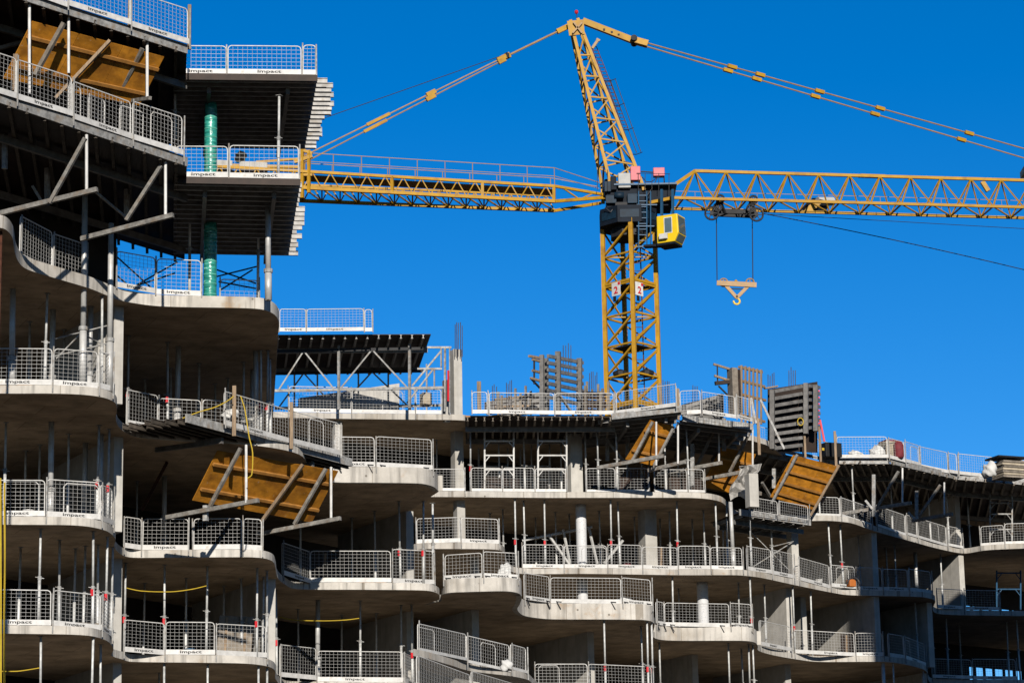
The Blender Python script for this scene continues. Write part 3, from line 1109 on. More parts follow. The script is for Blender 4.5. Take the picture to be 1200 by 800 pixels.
# second bay: the tilted deck at level C with stepped joist ends
ZC = LV['C'] + 0.22
dC, pC, uC, DC = deck('tilted deck above the big orange panel', (216, 491), (410, 543), (130, 503), ZC, 'along', 9, back_left=True,
                      over=(0.0, 0.05), left_fn=lambda i: random.uniform(0.05, 0.75), jm='shadejoist')
bracket(dC, ((195, 606), (303, 586)), ((288.5, 521), (288.5, 589)), ((282, 525), (246, 593)), 84.2)
bracket(dC, ((300, 626), (399, 607)), ((388, 547), (388, 608)), ((382, 549), (345, 614)), 88.6)
part_bar(dC, 'kicker_post', 'galv', at(241, 592, 85), at(241, 610, 85), 0.14)
part_bar(dC, 'back_strut', 'rust', at(196, 541, 88), at(166, 598, 88), 0.09)
rail_pts(zpts([(262, 500), (341, 521), (398, 536)], ZC, 0.05), 1.05, 'along tilted deck above orange panel', below=0.1)
timber_post('timber post on left part of tilted deck', 274.5, 452, 511, 83.7, 0.12)
timber_post('timber post at middle of tilted deck rail', 341.5, 471, 526, 86.2, 0.11)

# table form on the roof slab at level F, with trusses
dT, pT, uT, DT = deck('table form deck on white trusses over roof slab', (322, 393), (505, 392), (490, 434), LV['F'], 'across', 14, (0.0, 0.03), edge_beam=False)
rail_pts(zpts([(327, 390), (359, 390), (427, 390), (437, 390)], LV['F'], 0.05), 0.98, 'on top of table form', below=0.05)
for Yo, m in ((1.1, 'galv'), (5.4, 'galv')):
    y0 = pT.y + Yo
    sc = 1.0 if Yo < 2 else 0.95

    def tp(px, z):
        return xy_at(px, y0, z)
    zt0, zb0 = LV['F'] + CAM.z - 0.42, LV['E'] + CAM.z + 1.10 + (0.0 if Yo < 2 else 0.15)
    xs = [330, 362, 396, 438, 480]
    x2 = [322, 520]
    part_bar(dT, 'truss_chord', m, tp(322, zb0), tp(520, zb0), 0.09, 0.11)
    part_bar(dT, 'truss_chord', 'darksteel', tp(322, zt0), tp(496, zt0), 0.10, 0.12)  # top chord coloured dark in place of the shade below the deck
    tops, bots = [360, 436], [322, 394, 476]
    for tx, (b0x, b1x) in ((356, (326, 392)), (436, (398, 478))):
        part_bar(dT, 'truss_diagonal', m, tp(tx, zt0), tp(b0x, zb0), 0.06)
        part_bar(dT, 'truss_diagonal', m, tp(tx, zt0), tp(b1x, zb0), 0.06)
    for lx in (345, 372, 420, 455, 500) if Yo > 2 else ():
        part_bar(dT, 'rear_leg', 'galv', tp(lx, zt0 + 0.3), tp(lx, LV['E'] + CAM.z + TH), 0.06)
    for lx in (397, 480):
        part_bar(dT, 'truss_leg', m, tp(lx, zt0 + 0.2), tp(lx, LV['E'] + CAM.z + TH), 0.10)
# open white frame right of the table form
fr = thing('access_frame', 'white open frame at right end of table form', 'scaffold', at(520, 484, 113.5))
for (a, b, w) in [((500, 407), (529, 407), .10), ((489, 432), (518, 432), .10), ((521.5, 406), (521.5, 482), .10), ((517, 411), (483, 452), .09), ((517, 406), (517, 430), .08),
                  ((508, 432), (477, 472), .08), ((527, 407), (527, 483), .06), ((509, 432), (509, 455), .07)]:
    part_bar(fr, 'frame_bar', 'galv', at(*a, 113.6), at(*b, 113.6), w * 0.8)
part_bar(fr, 'red_stripe', 'red', at(525.5, 434, 113.5), at(525.5, 470, 113.5), 0.07)
tag(MB().box(at(523, 470, 114.0), EV * 0.13, DV * 0.13, (0, 0, 0.9)).build('formed_pier', M['column_concrete'], bevel=0.02), 'short pale pier beside the tall centre column', 'pier')
# low grey wall behind the roof rail
pw = [at(352, 478, 119), at(468, 482, 121), at(468, 449, 121), at(352, 466, 119)]
tag(MB().sheet(pw, 0.3).build('concrete_upstand', M['column_concrete']), 'low grey concrete wall seen beneath the table form', 'low wall')
tag(MB().box(at(499, 468, 115), EV * 0.2, DV * 0.2, (0, 0, 0.26)).build('timber_crate', M['cardboard'], bevel=0.01), 'small brown crate behind roof rail beside white frame', 'crate')
for i, (px, wpx) in enumerate([(533.5, 1), (537, 1), (541, 1)]):
    pass


def rebar_bundle(label, pxs, y0, y1, Y, r=0.018):
    base = at(pxs[0], y1, Y)
    t = thing('rebar_bundle', label, 'rebar', base, 'starter bars above the roof deck')
    for i, x in enumerate(pxs):
        yo = random.uniform(-2, 3)
        MB().tube(at(x, y0 + yo, Y + 0.15 * (i % 2)), at(x + random.uniform(-0.4, 0.4), y1, Y + 0.15 * (i % 2)), r, 6).build('rebar', M['rebar'], t)


rebar_bundle('rebar rising from the tall centre column', [533.4, 535.2, 537.2, 539.6, 541.6], 379, 418, 114.2)
rebar_bundle('short rebar group left on the roof deck', [577, 579, 582], 452, 480, 119)
rebar_bundle('taller rebar group left of the slatted form', [593.5, 595.5, 597.5, 599.5], 447, 482, 120)
rebar_bundle('rebar cluster between slatted form and crane mast', [691, 693, 695, 697.5, 699.5], 437, 482, 122)
rebar_bundle('light rebar above the timber wall form', [900, 902.5, 905, 907], 438, 470, 124)
rebar_bundle('dark rebar above the right slatted form', [924.5, 927, 929.5, 932], 432, 470, 124.5)

# centre roof decks
dK1, _, _, _ = deck('long centre deck left of the crane mast', (545, 489), (722, 489), (716, 515), LV['E'] - 0.05, 'across', 18, (0.0, 0.35), edge_beam=False, jm='greytimber')
part_bar(dK1, 'edge_board', 'batten', onz(546, 488.5, LV['E']) + V((0, -0.05, 0)), onz(722, 488.5, LV['E']) + V((0, -0.05, 0)), 0.03, 0.10)
dK2, _, _, _ = deck('small tilted deck in front of the crane mast', (717, 489), (799, 480), (774, 514), LV['E'] - 0.06, 'along', 7, (0.0, 0.3), edge_beam=True, left_over=0.6)
dK3, _, _, _ = deck('pointed deck right of the crane mast', (800, 491), (882, 501), (850, 534), LV['E'] - 0.06, 'along', 7, (0.0, 0.05))
dK4, _, _, _ = deck('deck beneath the right slatted wall form', (884, 530), (979, 549), (944, 592), LV['E'] - 0.06, 'across', 8, (0.0, 0.2), jm='greytimber')
dK5, _, _, _ = deck('long right roof deck under the white sacks', (960, 541), (1042, 541), (1062, 592), LV['E'] - 0.07, 'across', 9, (0.0, 0.35), jm='greytimber')
dK6, _, _, _ = deck('angled roof deck right of the white sacks', (1044, 541), (1124, 560), (1108, 604), LV['E'] - 0.06, 'across', 9, (0.0, 0.3), jm='greytimber')
dK7, _, _, _ = deck('roof deck under the sheet stack at far right', (1117, 559), (1240, 569), (1222, 616), LV['E'] - 0.07, 'across', 11, (0.0, 0.35), jm='greytimber')
rail_pts(zpts([(553, 486), (572, 486)], LV['E'], 0.05), 0.95, 'right of the tall centre column', below=0.05)
rail_pts(zpts([(573, 486), (650, 487), (720, 487)], LV['E'], 0.05), 0.92, 'on long centre deck', below=0.1)
rail_pts(zpts([(722, 487), (794, 478)], LV['E'], 0.05), 0.94, 'in front of crane mast', below=0.1)
rail_pts(zpts([(797, 487), (822, 486), (862, 491), (881, 495)], LV['E'], 0.05), 0.98, 'on pointed deck right of mast', below=0.1)
rail_pts(zpts([(889, 526), (941, 536), (961, 541), (978, 546)], LV['E'], 0.05), 1.0, 'below right slatted wall form', below=0.15)
rail_pts(zpts([(981, 538), (1041, 538), (1060, 542.5), (1078, 549), (1111, 555), (1122, 556.5)], LV['E'], 0.05), 1.0, 'on roof past the white sacks', below=0.12, text=False)
rail_pts(zpts([(1123, 557), (1170, 562), (1218, 566)], LV['E'], 0.05), 1.0, 'in front of sheet stack', below=0.12, text=False)
timber_post('timber post left of right slatted wall form', 889, 490, 533, 120, 0.13)
timber_post('timber post in front of right slatted form', 943, 497, 536, 122, 0.10)
timber_post('timber post at right corner of slatted form', 961, 500, 541, 122.5, 0.10)
timber_post('timber post at left end of sack deck', 979, 505, 548, 123, 0.11)
timber_post('timber post behind rail right of crane mast', 774, 449, 480, 119, 0.14)
timber_post('timber post at corner of rail before crane mast', 794.5, 455, 492, 117.5, 0.11)
timber_post('tallest timber post right of tall centre column', 561.5, 447, 484, 117, 0.18)

for (t, beam, post, strut, Y, *yb) in [
        (dK2, ((700, 548), (778, 534)), ((769, 494), (769, 545)), ((765, 494), (741, 540)), 112.6, 112.4),
        (dK2, ((760, 551), (803, 541)), ((794.5, 494), (794.5, 543)), ((789, 502), (765, 548)), 113.2, 113.0),
        (dK3, ((770, 556), (846, 542)), ((842.5, 498), (842.5, 542)), ((838, 502), (815, 549)), 117.2),
        (dK3, ((822, 562), (890, 549)), ((882, 502), (882, 545)), ((880, 504), (855, 553)), 117.6),
        (dK4, ((880, 574), (891, 578)), None, ((893, 565), (903, 582)), 119.5),
        (dK6, ((985, 602), (1068, 589)), ((1057.5, 548), (1057.5, 590)), ((1053, 552), (1028, 594)), 123.0),
        (dK6, ((1069, 610), (1116, 602)), ((1106.5, 565), (1106.5, 603)), ((1102, 568), (1076, 606)), 124.0)]:
    bracket(t, beam, post, strut, Y, *yb, wb=0.15)
for t, px, y0, y1, Y in [(dK2, 735.5, 500, 540, 117.5), (dK2, 712, 513, 540, 117.5), (dK3, 811.5, 520, 570, 117.0), (dK6, 1024, 556, 605, 123), (dK6, 1074, 575, 608, 124),
                         (dK4, 907, 549, 572, 122), (dK3, 848.5, 490, 528, 118.0)]:
    part_bar(t, 'inner_post', 'galv', at(px, y0, Y), at(px, y1, Y), 0.15)
part_bar(dK2, 'kicker_brace', 'galv', at(710, 514, 117), at(731, 540, 117), 0.11)
part_bar(dK6, 'kicker_brace', 'galv', at(1014, 586, 122.8), at(1022, 596, 122.8), 0.1)
part_bar(dK6, 'kicker_brace', 'galv', at(1064, 600, 123.6), at(1072, 608, 123.6), 0.1)

# loading platform at level D
dP, _, _, _ = deck('grey loading platform jutting out at centre right', (866, 601), (949, 613), (915, 624), LV['D'] - 0.5, 'across', 7, (0.0, 0.1), group='loading platforms', cat='loading platform')
rail_pts(zpts([(878, 600), (912, 605), (947, 611)], LV['D'] - 0.5, 0.05), 0.62, 'on grey loading platform', toe=0.0, below=0.0)
tv, tf = [], []
for j in range(11):
    for i in range(9):
        u_, v_ = i / 8, j / 10
        x = 866 + 24 * u_ - 12 * v_ + 3 * math.sin(7 * v_ + 2 * u_)
        y = 546 + 40 * v_ + 4 * math.sin(5 * u_ + 3) * (v_ > 0.05) - 3 * u_
        tv.append(at(x, y, 116.9 + 0.16 * math.sin(9 * u_ + 5 * v_) + 0.10 * math.sin(17 * v_ - 6 * u_) + random.uniform(-0.05, 0.05)))
for j in range(10):
    for i in range(8):
        tf.append((j * 9 + i, j * 9 + i + 1, j * 9 + i + 10, j * 9 + i + 9))
to_ = MB().add(tv, tf).build('tarpaulin', M['tarp'])
to_.modifiers.new('solid', 'SOLIDIFY').thickness = 0.02
tag(to_, 'pale crumpled tarpaulin hung over an orange panel at centre right', 'tarpaulin')
tag(MB().box(at(881, 575, 115.6), EV * 0.22, DV * 0.22, (0, 0, 0.72)).build('concrete_pier', M['column_concrete'], bevel=0.02), 'pale concrete pier standing on the loading platform', 'pier')


# ------------------------------------------------------------------ wall forms on the roof
def slat_form(label, posts, slats, Y0, Y1, mp='waler', ms='waler', wp=0.16, ws=0.15, extra=()):
    """posts: (x, ytop, ybot); slats: ((x0,y0),(x1,y1)); distance runs from Y0 at the left to Y1 at the right."""
    xs = [p[0] for p in posts]
    x0, x1 = min(xs), max(xs)

    def yy(x):
        return Y0 + (Y1 - Y0) * (x - x0) / max(1e-6, x1 - x0)
    t = thing('wall_form', label, 'wall formwork', at(posts[0][0], posts[0][2], yy(posts[0][0])), 'wall forms on the roof deck')
    for (x, a, b) in posts:
        MB().bar(at(x, a, yy(x) - 0.14), at(x, b, yy(x) - 0.14), wp).build('upright', M[mp], t)
    for (p, q) in slats:
        MB().bar(at(*p, yy(p[0])), at(*q, yy(q[0])), 0.10, ws).build('waler', M[ms], t)
    for (p, q, w, m, dY) in extra:
        MB().bar(at(*p, yy(p[0]) + dY), at(*q, yy(q[0]) + dY), w).build('brace', M[m], t)
    return t, yy


sl_ = [((642, 417 + i * 8.0), (683, 425 + i * 8.2)) for i in range(7)]
t, yy = slat_form('tall grey slatted wall form left of crane mast', [(654, 412, 486), (679, 420, 486)], sl_, 119.0, 121.0, wp=0.22,
                  extra=[((655, 462), (672, 486), 0.09, 'galv', -0.5), ((676, 460), (690, 486), 0.08, 'galv', -0.5)])
t, yy = slat_form('dark form edge with timber walkway brackets', [(635, 416, 486), (640, 420, 486)], [((624, 421), (636, 424)), ((624, 434), (636, 437)), ((622, 443), (636, 447)), ((620, 417), (636, 420))], 118.6, 118.9,
                  mp='waler', ms='timber', wp=0.18, ws=0.10, extra=[((626, 421), (626, 450), 0.07, 'darksteel', 0), ((622, 443), (634, 456), 0.07, 'darksteel', 0)])
# low wall forms
t, yy = slat_form('low grey wall form behind the centre rail', [(575, 470, 484), (598, 464, 484), (620, 460, 484), (640, 457, 484)],
                  [((570, 474 + i * 5), (642, 460 + i * 7)) for i in range(4)], 122.0, 122.5, wp=0.12)
MB().sheet([at(568, 471, 122.6), at(644, 457, 122.9), at(644, 484, 122.9), at(568, 484, 122.6)], 0.05).build('form_face', M['filmply'], t)
t, yy = slat_form('row of grey timber studs beside crane mast', [(688, 447, 486), (694, 456, 486), (701, 450, 486), (706, 455, 486), (713, 447, 486), (684, 460, 486)],
                  [((682, 462), (716, 462)), ((682, 474), (716, 475))], 120.5, 121, mp='greytimber', ms='greytimber', wp=0.10, ws=0.10)
t, yy = slat_form('dark timber studs between rebar groups on centre roof', [(584, 459, 486), (588, 463, 486), (604, 455, 486), (610, 461, 486), (616, 452, 486), (622, 458, 486)],
                  [((580, 468), (626, 464)), ((580, 477), (626, 475))], 120.8, 121.2, mp='greytimber', ms='timber', wp=0.09, ws=0.09)
t, yy = slat_form('leaning dark panel right of tall slatted form', [(686, 452, 487), (704, 458, 487)], [((683, 460 + i * 5), (710, 462 + i * 5)) for i in range(5)], 119.2, 119.6, mp='greytimber', ms='filmply', wp=0.10, ws=0.13)
rebar_bundle('rebar cluster just right of the crane mast', [777, 779.5, 782, 784], 446, 484, 122)
rebar_bundle('thin rebar group between mast and timber form', [812, 814.5, 817], 452, 488, 123)
rebar_bundle('rebar tips behind the tall slatted form', [660, 663, 666, 669], 404, 440, 123)
t, yy = slat_form('low dark wall form right of crane mast', [(802, 475, 488), (822, 470, 488), (842, 464, 490)], [((800, 478 + i * 4), (846, 463 + i * 8)) for i in range(4)], 121.5, 122, wp=0.12)
MB().sheet([at(799, 474, 122.2), at(848, 461, 122.6), at(848, 492, 122.6), at(799, 488, 122.2)], 0.05).build('form_face', M['darksteel'], t)

t, yy = slat_form('timber wall form with open studs', [(869 + i * 4.6, 428 + i * 1.0, 497) for i in range(6)],
                  [((866, 430), (893, 436)), ((868, 446), (896, 453)), ((868, 462), (897, 469)), ((868, 486), (896, 494))], 120.2, 121.4, mp='timber', ms='timber', wp=0.085, ws=0.11)
MB().box(at(859, 459, 120.0), EV * 0.14, DV * 0.25, (0, 0, 1.05)).build('box_post', M['greytimber'], t)
MB().box(at(865.3, 459, 120.2), EV * 0.09, DV * 0.2, (0, 0, 0.98)).build('box_post', M['filmply'], t)
for a, b, w, m in [((836, 426.5), (857, 433), 0.09, 'timber'), ((837, 440), (857, 446.5), 0.09, 'timber'), ((838, 449), (857, 447), 0.16, 'filmply'), ((840.5, 428), (841, 450), 0.06, 'darksteel'), ((842, 452), (856, 466), 0.06, 'darksteel')]:
    MB().bar(at(*a, 119.8), at(*b, 120.0), w).build('walkway_bracket', M[m], t)
for a, b in [((880, 466), (886, 496)), ((891, 468), (919, 526))]:
    MB().bar(at(*a, 119.6), at(*b, 119.6), 0.09).build('raking_prop', M['galv'], t)

sl_ = [((905, 459 + i * 8.3), (940, 452.5 + i * 8.6)) for i in range(9)]
t, yy = slat_form('tall grey slatted wall form at centre right', [(905, 457, 526), (944.5, 449, 508), (956, 451, 505)], sl_[:9], 121.2, 122.2, wp=0.2)
MB().sheet([at(900, 456, 122.2), at(958, 447, 123.0), at(958, 530, 123.0), at(900, 528, 122.2)], 0.05).build('form_face', M['filmply'], t)
for i in range(7):
    MB().bar(at(947, 452 + i * 8.2, 122.1), at(960, 454 + i * 7.6, 123.2), 0.14).build('waler_end', M['waler'], t)
    MB().box(at(959.5, 458 + i * 7.6, 123.0), (0.04, 0, 0), (0, 0.04, 0), (0, 0, 0.04)).build('tie_nut', M['red'], t)
part_bar(t, 'red_prop', 'red', at(961, 492, 122.4), at(966, 517, 122.4), 0.08)
part_bar(t, 'top_plank', 'timber', at(896, 455, 121.4), at(911, 452.5, 121.6), 0.18, 0.06)

# yellow coil hung on the form
co = MB()
cpt = at(938, 494, 121.5)
co.path([cpt + V((0.13 * math.cos(a), -0.02, 0.17 * math.sin(a))) for a in [k * math.pi / 8 for k in range(17)]], 0.022)
tag(co.build('rope_coil', M['yellowrope']), 'yellow rope coil hanging on the right slatted form', 'rope')


def sack(label, px, py, Y, w, h, n=3):
    p = at(px, py, Y)
    bm = bmesh.new()
    bmesh.ops.create_icosphere(bm, subdivisions=3, radius=1)
    for v in bm.verts:
        nz = 0.82 + 0.18 * math.sin(v.co.x * 3.1 + px) * math.cos(v.co.y * 2.7 + py) + 0.14 * math.sin(v.co.z * 6 + px * 0.7 + v.co.x * 5)
        v.co = V((v.co.x * w * nz, v.co.y * w * 0.8 * nz, max(-0.7, v.co.z) * h * nz))
    me = bpy.data.meshes.new('sack')
    bm.to_mesh(me)
    bm.free()
    me.materials.append(M['sack'])
    for f in me.polygons:
        f.use_smooth = True
    o = bpy.data.objects.new('sack', me)
    o.location = p
    COL.objects.link(o)
    return tag(o, label, 'sack', 'white sacks on the decks')


sack('small white sack beside the black box on roof', 1001, 532, 125, 0.32, 0.24)
sack('smaller white sack right of the black box', 1008, 534, 125.2, 0.22, 0.18)
sack('largest white sack, left of the red netted crate', 1027, 532, 125, 0.42, 0.48)
sack('crumpled white sheet against the sheet stack', 1160, 551, 128, 0.40, 0.45)
sack('white sack behind the tilted deck rail', 270, 486, 85.5, 0.34, 0.22)
sack('white sack right of timber post on tilted deck', 291, 490, 86.5, 0.38, 0.22)
sack('crumpled white sheet at end of short thick balcony', 592, 671, Ye('B2', 590, 0.9), 0.28, 0.42)
sack('white bundle on the rounded balcony by the clear sheet', 733, 705, Ye('B2', 733, 0.8), 0.42, 0.22)
sack('white sheet on the receding low slab', 594, 780, 93.6, 0.24, 0.26)
sack('white bag on table form slab at counter jib end', 282, 184, 84.0, 0.22, 0.22)

bb = thing('tool_chest', 'black site chest with yellow mark on roof', 'chest', at(973, 540, 123.8))
MB().box(at(973.5, 528, 124.2), EV * 0.42, DV * 0.3, (0, 0, 0.33)).build('chest_body', M['black'], bb, bevel=0.02)
MB().box(at(964.5, 526, 123.8), EV * 0.06, DV * 0.01, (0, 0, 0.06)).build('yellow_mark', M['yellowrope'], bb)
cr_ = thing('netted_crate', 'red netted crate behind the right roof rail', 'crate', at(1045, 539, 125.5))
MB().box(at(1042, 529, 125.8), EV * 0.38, DV * 0.4, (0, 0, 0.42)).build('crate_body', M['cardboard'], cr_, bevel=0.02)
MB().lathe(at(1053.5, 537, 125.4), [(0.18, 0), (0.24, 0.1), (0.24, 0.62), (0.15, 0.78), (0.05, 0.8)], 14).build('red_bag', M['crate'], cr_, smooth=True)
MB().box(at(1042, 517.5, 125.8), EV * 0.36, DV * 0.36, (0, 0, 0.03)).build('crate_cover', M['crate'], cr_)
st = thing('sheet_stack', 'stack of pale sheets under black cover at far right', 'sheet stack', at(1178, 562, 128.5))
for i in range(7):
    MB().box(at(1182 + random.uniform(-1, 1), 560 - i * 2.9, 128.8), EV * 0.62, DV * 0.5, (0, 0, 0.045)).build('sheet_layer', M['cardboard' if i % 2 else 'greytimber'], st)
MB().box(at(1179, 537.5, 128.8), EV * 0.80, DV * 0.6, (0, 0, 0.04)).build('black_cover', M['black'], st)


# ------------------------------------------------------------------ steel props
PROP_GROUP = 'steel props standing under the slabs'


def make_prop(h, kind):
    """kind: thin (red collar), thick (aluminium), plain."""
    t = thing('steel_prop', 'steel prop', 'prop', (0, 0, 0), PROP_GROUP)
    r = {'thin': 0.037, 'plain': 0.037, 'thick': 0.085}[kind]
    zc = {'thin': 0.42, 'plain': 0.5, 'thick': 0.30}[kind] * h
    m = M['alu'] if kind == 'thick' else M['propsteel']
    MB().tube((0, 0, 0.01), (0, 0, zc), r * 1.25, 10).build('outer_tube', m, t, smooth=True)
    MB().tube((0, 0, zc - 0.01), (0, 0, h - 0.01), r, 10).build('inner_tube', m, t, smooth=True)
    MB().bx(-0.08, -0.08, 0, 0.08, 0.08, 0.01).build('end_plate', M['galv'], t)
    MB().bx(-0.08, -0.08, h - 0.011, 0.08, 0.08, h - 0.002).build('end_plate', M['galv'], t)
    cl = MB().tube((0, 0, zc - 0.05), (0, 0, zc + 0.06), r * 1.6, 10)
    if kind != 'thick':
        cl.bar((-0.13, -0.02, zc + 0.03), (0.13, -0.02, zc - 0.01), 0.02)
    cl.build('collar', M['galv'], t)
    if kind == 'thin':
        MB().tube((-0.02, -0.03, zc - 0.24), (-0.02, -0.03, zc - 0.04), r * 1.35, 8).build('red_sleeve', M['red'], t)
    return t


def copy_tree(o, parent=None):
    c = o.copy()
    COL.objects.link(c)
    c.parent = parent
    for ch in o.children:
        copy_tree(ch, c)
    return c


PROTO, USED = {}, set()


def put_prop(kind, p, h, label):
    key = (kind, round(h, 2))
    if key not in PROTO:
        PROTO[key] = make_prop(h, kind)
        o = PROTO[key]
    else:
        o = copy_tree(PROTO[key])
    o.location = p
    q = min(1.0, 3.0 / h)
    o.rotation_euler = (R(random.uniform(-0.5, 0.5) * q), R(random.uniform(-0.7, 0.7) * q), random.uniform(-0.5, 0.5))
    o['label'] = label
    return o


def props(lo, hi, klo, khi, place, items):
    """items: (picture x, kind, setback). Base on the floor of lo, head under hi."""
    z0, z1 = LV[lo] + TH + CAM.z, LV[hi] + CAM.z
    items = sorted(items)
    for i, (px, kind, s) in enumerate(items):
        ys = [Ye(klo, px)] if klo else []
        if khi:
            ys.append(Ye(khi, px))
        p = xy_at(px, max(ys) + s, z0 + 1.3)
        p.z = z0
        look = {'thin': 'grey steel prop with red sleeve', 'plain': 'plain grey steel prop', 'thick': 'thick pale prop'}[kind]
        look = {'thin': 'thin prop with red sleeve', 'plain': 'plain steel prop', 'thick': 'thick pale prop'}[kind]
        put_prop(kind, p, z1 - z0, f'{look}, {ORD[i]} from left {place}')


props('C', 'D', 'C', 'D', 'under upper curved slab at far left', [(15, 'thick', 0.5), (53, 'plain', 1.0), (61, 'thick', 3.0), (120, 'plain', 0.3)])
props('B', 'C', 'B', 'C', 'under third slab of far left bay', [(6, 'plain', 0.6), (29, 'plain', 5.0), (60, 'thick', 0.5), (99, 'thick', 3.5), (114, 'thin', 0.3), (118, 'thick', 1.6), (126.5, 'thin', 0.25), (130, 'plain', 2.2)])
props('A', 'B', 'A', 'B', 'under second slab of far left bay', [(46, 'plain', 0.5), (87, 'plain', 4.0), (109.5, 'thin', 0.3), (115, 'plain', 2.6), (124.5, 'thin', 0.3), (131, 'plain', 1.2)])
props('A', 'B', 'A', 'B', 'under second slab of second bay', [(146, 'thin', 0.5), (193, 'thin', 0.3), (242, 'plain', 0.5), (283.5, 'plain', 3.0), (301, 'thin', 0.3), (313, 'plain', 0.3), (308, 'plain', 2.0)])
props('C', 'D', 'C', 'D', 'under slab of lower green column', [(150, 'thin', 0.4), (197, 'thin', 0.3), (207.5, 'thick', 0.8), (200.5, 'plain', 4.0), (267, 'plain', 5.0), (295, 'thick', 3.5), (300.5, 'thick', 0.6), (306, 'thin', 0.4),
                                                             (313, 'thin', 0.3), (317, 'plain', 1.5)])
props('A', 'B', 'A', 'B', 'below third bay with big orange panel', [(324.5, 'thin', 0.3), (372, 'thick', 0.5), (422, 'plain', 0.5), (441, 'plain', 4.0), (470, 'plain', 1.5), (483, 'thin', 0.3)])
props('B', 'C', 'B', 'C', 'under rounded balcony beside big orange panel', [(469, 'thin', 0.4), (496, 'thin', 0.3), (507, 'plain', 0.3)])
props('C', 'D', 'C2', 'D2', 'under long centre slab', [(575, 'plain', 4.0), (604, 'thin', 0.3), (615, 'plain', 0.6), (638.5, 'thin', 0.3), (652, 'plain', 3.5), (716, 'thin', 0.3), (726, 'plain', 0.8), (774, 'plain', 5.0), (793.5, 'thin', 0.3),
                                                     (826, 'plain', 2.6), (840, 'plain', 0.5)])
props('C', 'D', 'C2', None, 'under the loading platform', [(852, 'plain', 1.6), (858.5, 'thick', 0.35), (879.5, 'plain', 0.6), (905, 'plain', 1.6)])
props('B', 'C', 'B2', 'C2', 'behind the two thick balconies', [(788.5, 'plain', 0.5), (796, 'plain', 4.0), (866, 'plain', 2.2), (880.5, 'thin', 0.3), (897, 'plain', 1.8)])
props('A', 'B', 'A', 'B2', 'under the thick balconies', [(709, 'thin', 0.3), (753, 'plain', 2.0), (759, 'thin', 0.3), (764.5, 'thin', 0.2), (774, 'thin', 0.9), (855, 'thin', 0.3), (871, 'plain', 2.0), (878.5, 'thin', 0.3), (884, 'plain', 0.2)])
props('C', 'D', 'C2', 'D2', 'beside lit wall at right', [(973.5, 'plain', 0.5), (987, 'thin', 0.3), (1008, 'plain', 2.6), (1050, 'plain', 2.5), (1074, 'thick', 3.0), (1104, 'plain', 1.5)])
props('B', 'C', 'B2', 'C2', 'on lower right balcony', [(930.5, 'thin', 0.3), (951, 'plain', 0.8), (1021, 'plain', 2.0), (1075, 'plain', 2.0)])
props('A', 'B', 'A', 'B2', 'under lower right balcony', [(1036, 'thick', 0.3), (1048, 'plain', 0.3), (1084, 'plain', 0.3)])
props('B', 'C', 'B2', 'C2', 'in shade at far right', [(1094, 'plain', 0.4), (1110, 'plain', 0.5), (1126, 'plain', 3.0), (1181, 'plain', 1.5), (1194, 'plain', 0.6)])
props('D', 'E', 'D2', None, 'under centre roof decks', [(551, 'thin', 0.8), (623, 'plain', 5.0), (657.5, 'plain', 3.0), (686.5, 'plain', 1.6), (701, 'plain', 0.6), (723.5, 'plain', 0.5), (806.5, 'plain', 0.6), (1111, 'plain', 0.6), (1136, 'plain', 2.5)])
props('G', 'A', 'A', None, 'cut by bottom edge under lowest slabs', [(48, 'plain', 0.5), (107, 'thin', 0.3), (118, 'plain', 1.5), (185, 'plain', 3.0), (192, 'thin', 0.3), (243, 'plain', 0.4), (303, 'thin', 0.3), (313, 'plain', 0.4)])
# long props reaching over two storeys at the left, and tower props
def long_prop(px, y0, y1, Y, label, kind='thick'):
    a, b = at(px, y0, Y), at(px, y1, Y)
    put_prop(kind, b, (a - b).length, label)


long_prop(96.5, 225, 455, Ye('C', 97, 0.35), 'very tall pale prop left, passing in front of curved slab')
long_prop(128, 262, 458, Ye('C', 124, 0.3), 'tall pale prop just left of first wall end')
_t = at(2.5, 264, Ye('D', 2, 0.3))
put_prop('plain', V((_t.x, _t.y, 0.0)), _t.z, 'rust brown pole at the left picture edge')
long_prop(326, 112, 213, onz(326, 212, LV['E']).y + 0.5, 'thin prop at right under upper right tower deck', 'plain')
long_prop(205, 97, 165, 79.0, 'dark prop behind the left tower rail end', 'plain')
long_prop(314.5, 238, 352, 80.3, 'pale prop right of lower green column')
long_prop(222, 232, 352, 82.0, 'pale prop left of lower green column', 'plain')
long_prop(302, 240, 350, 84.0, 'dark prop behind prop right of green column', 'plain')
for o in bpy.data.objects:
    if o.get('label') == 'rust brown pole at the left picture edge':
        for c in o.children:
            c.data = c.data.copy()
            c.data.materials.clear()
            c.data.materials.append(M['rust'])


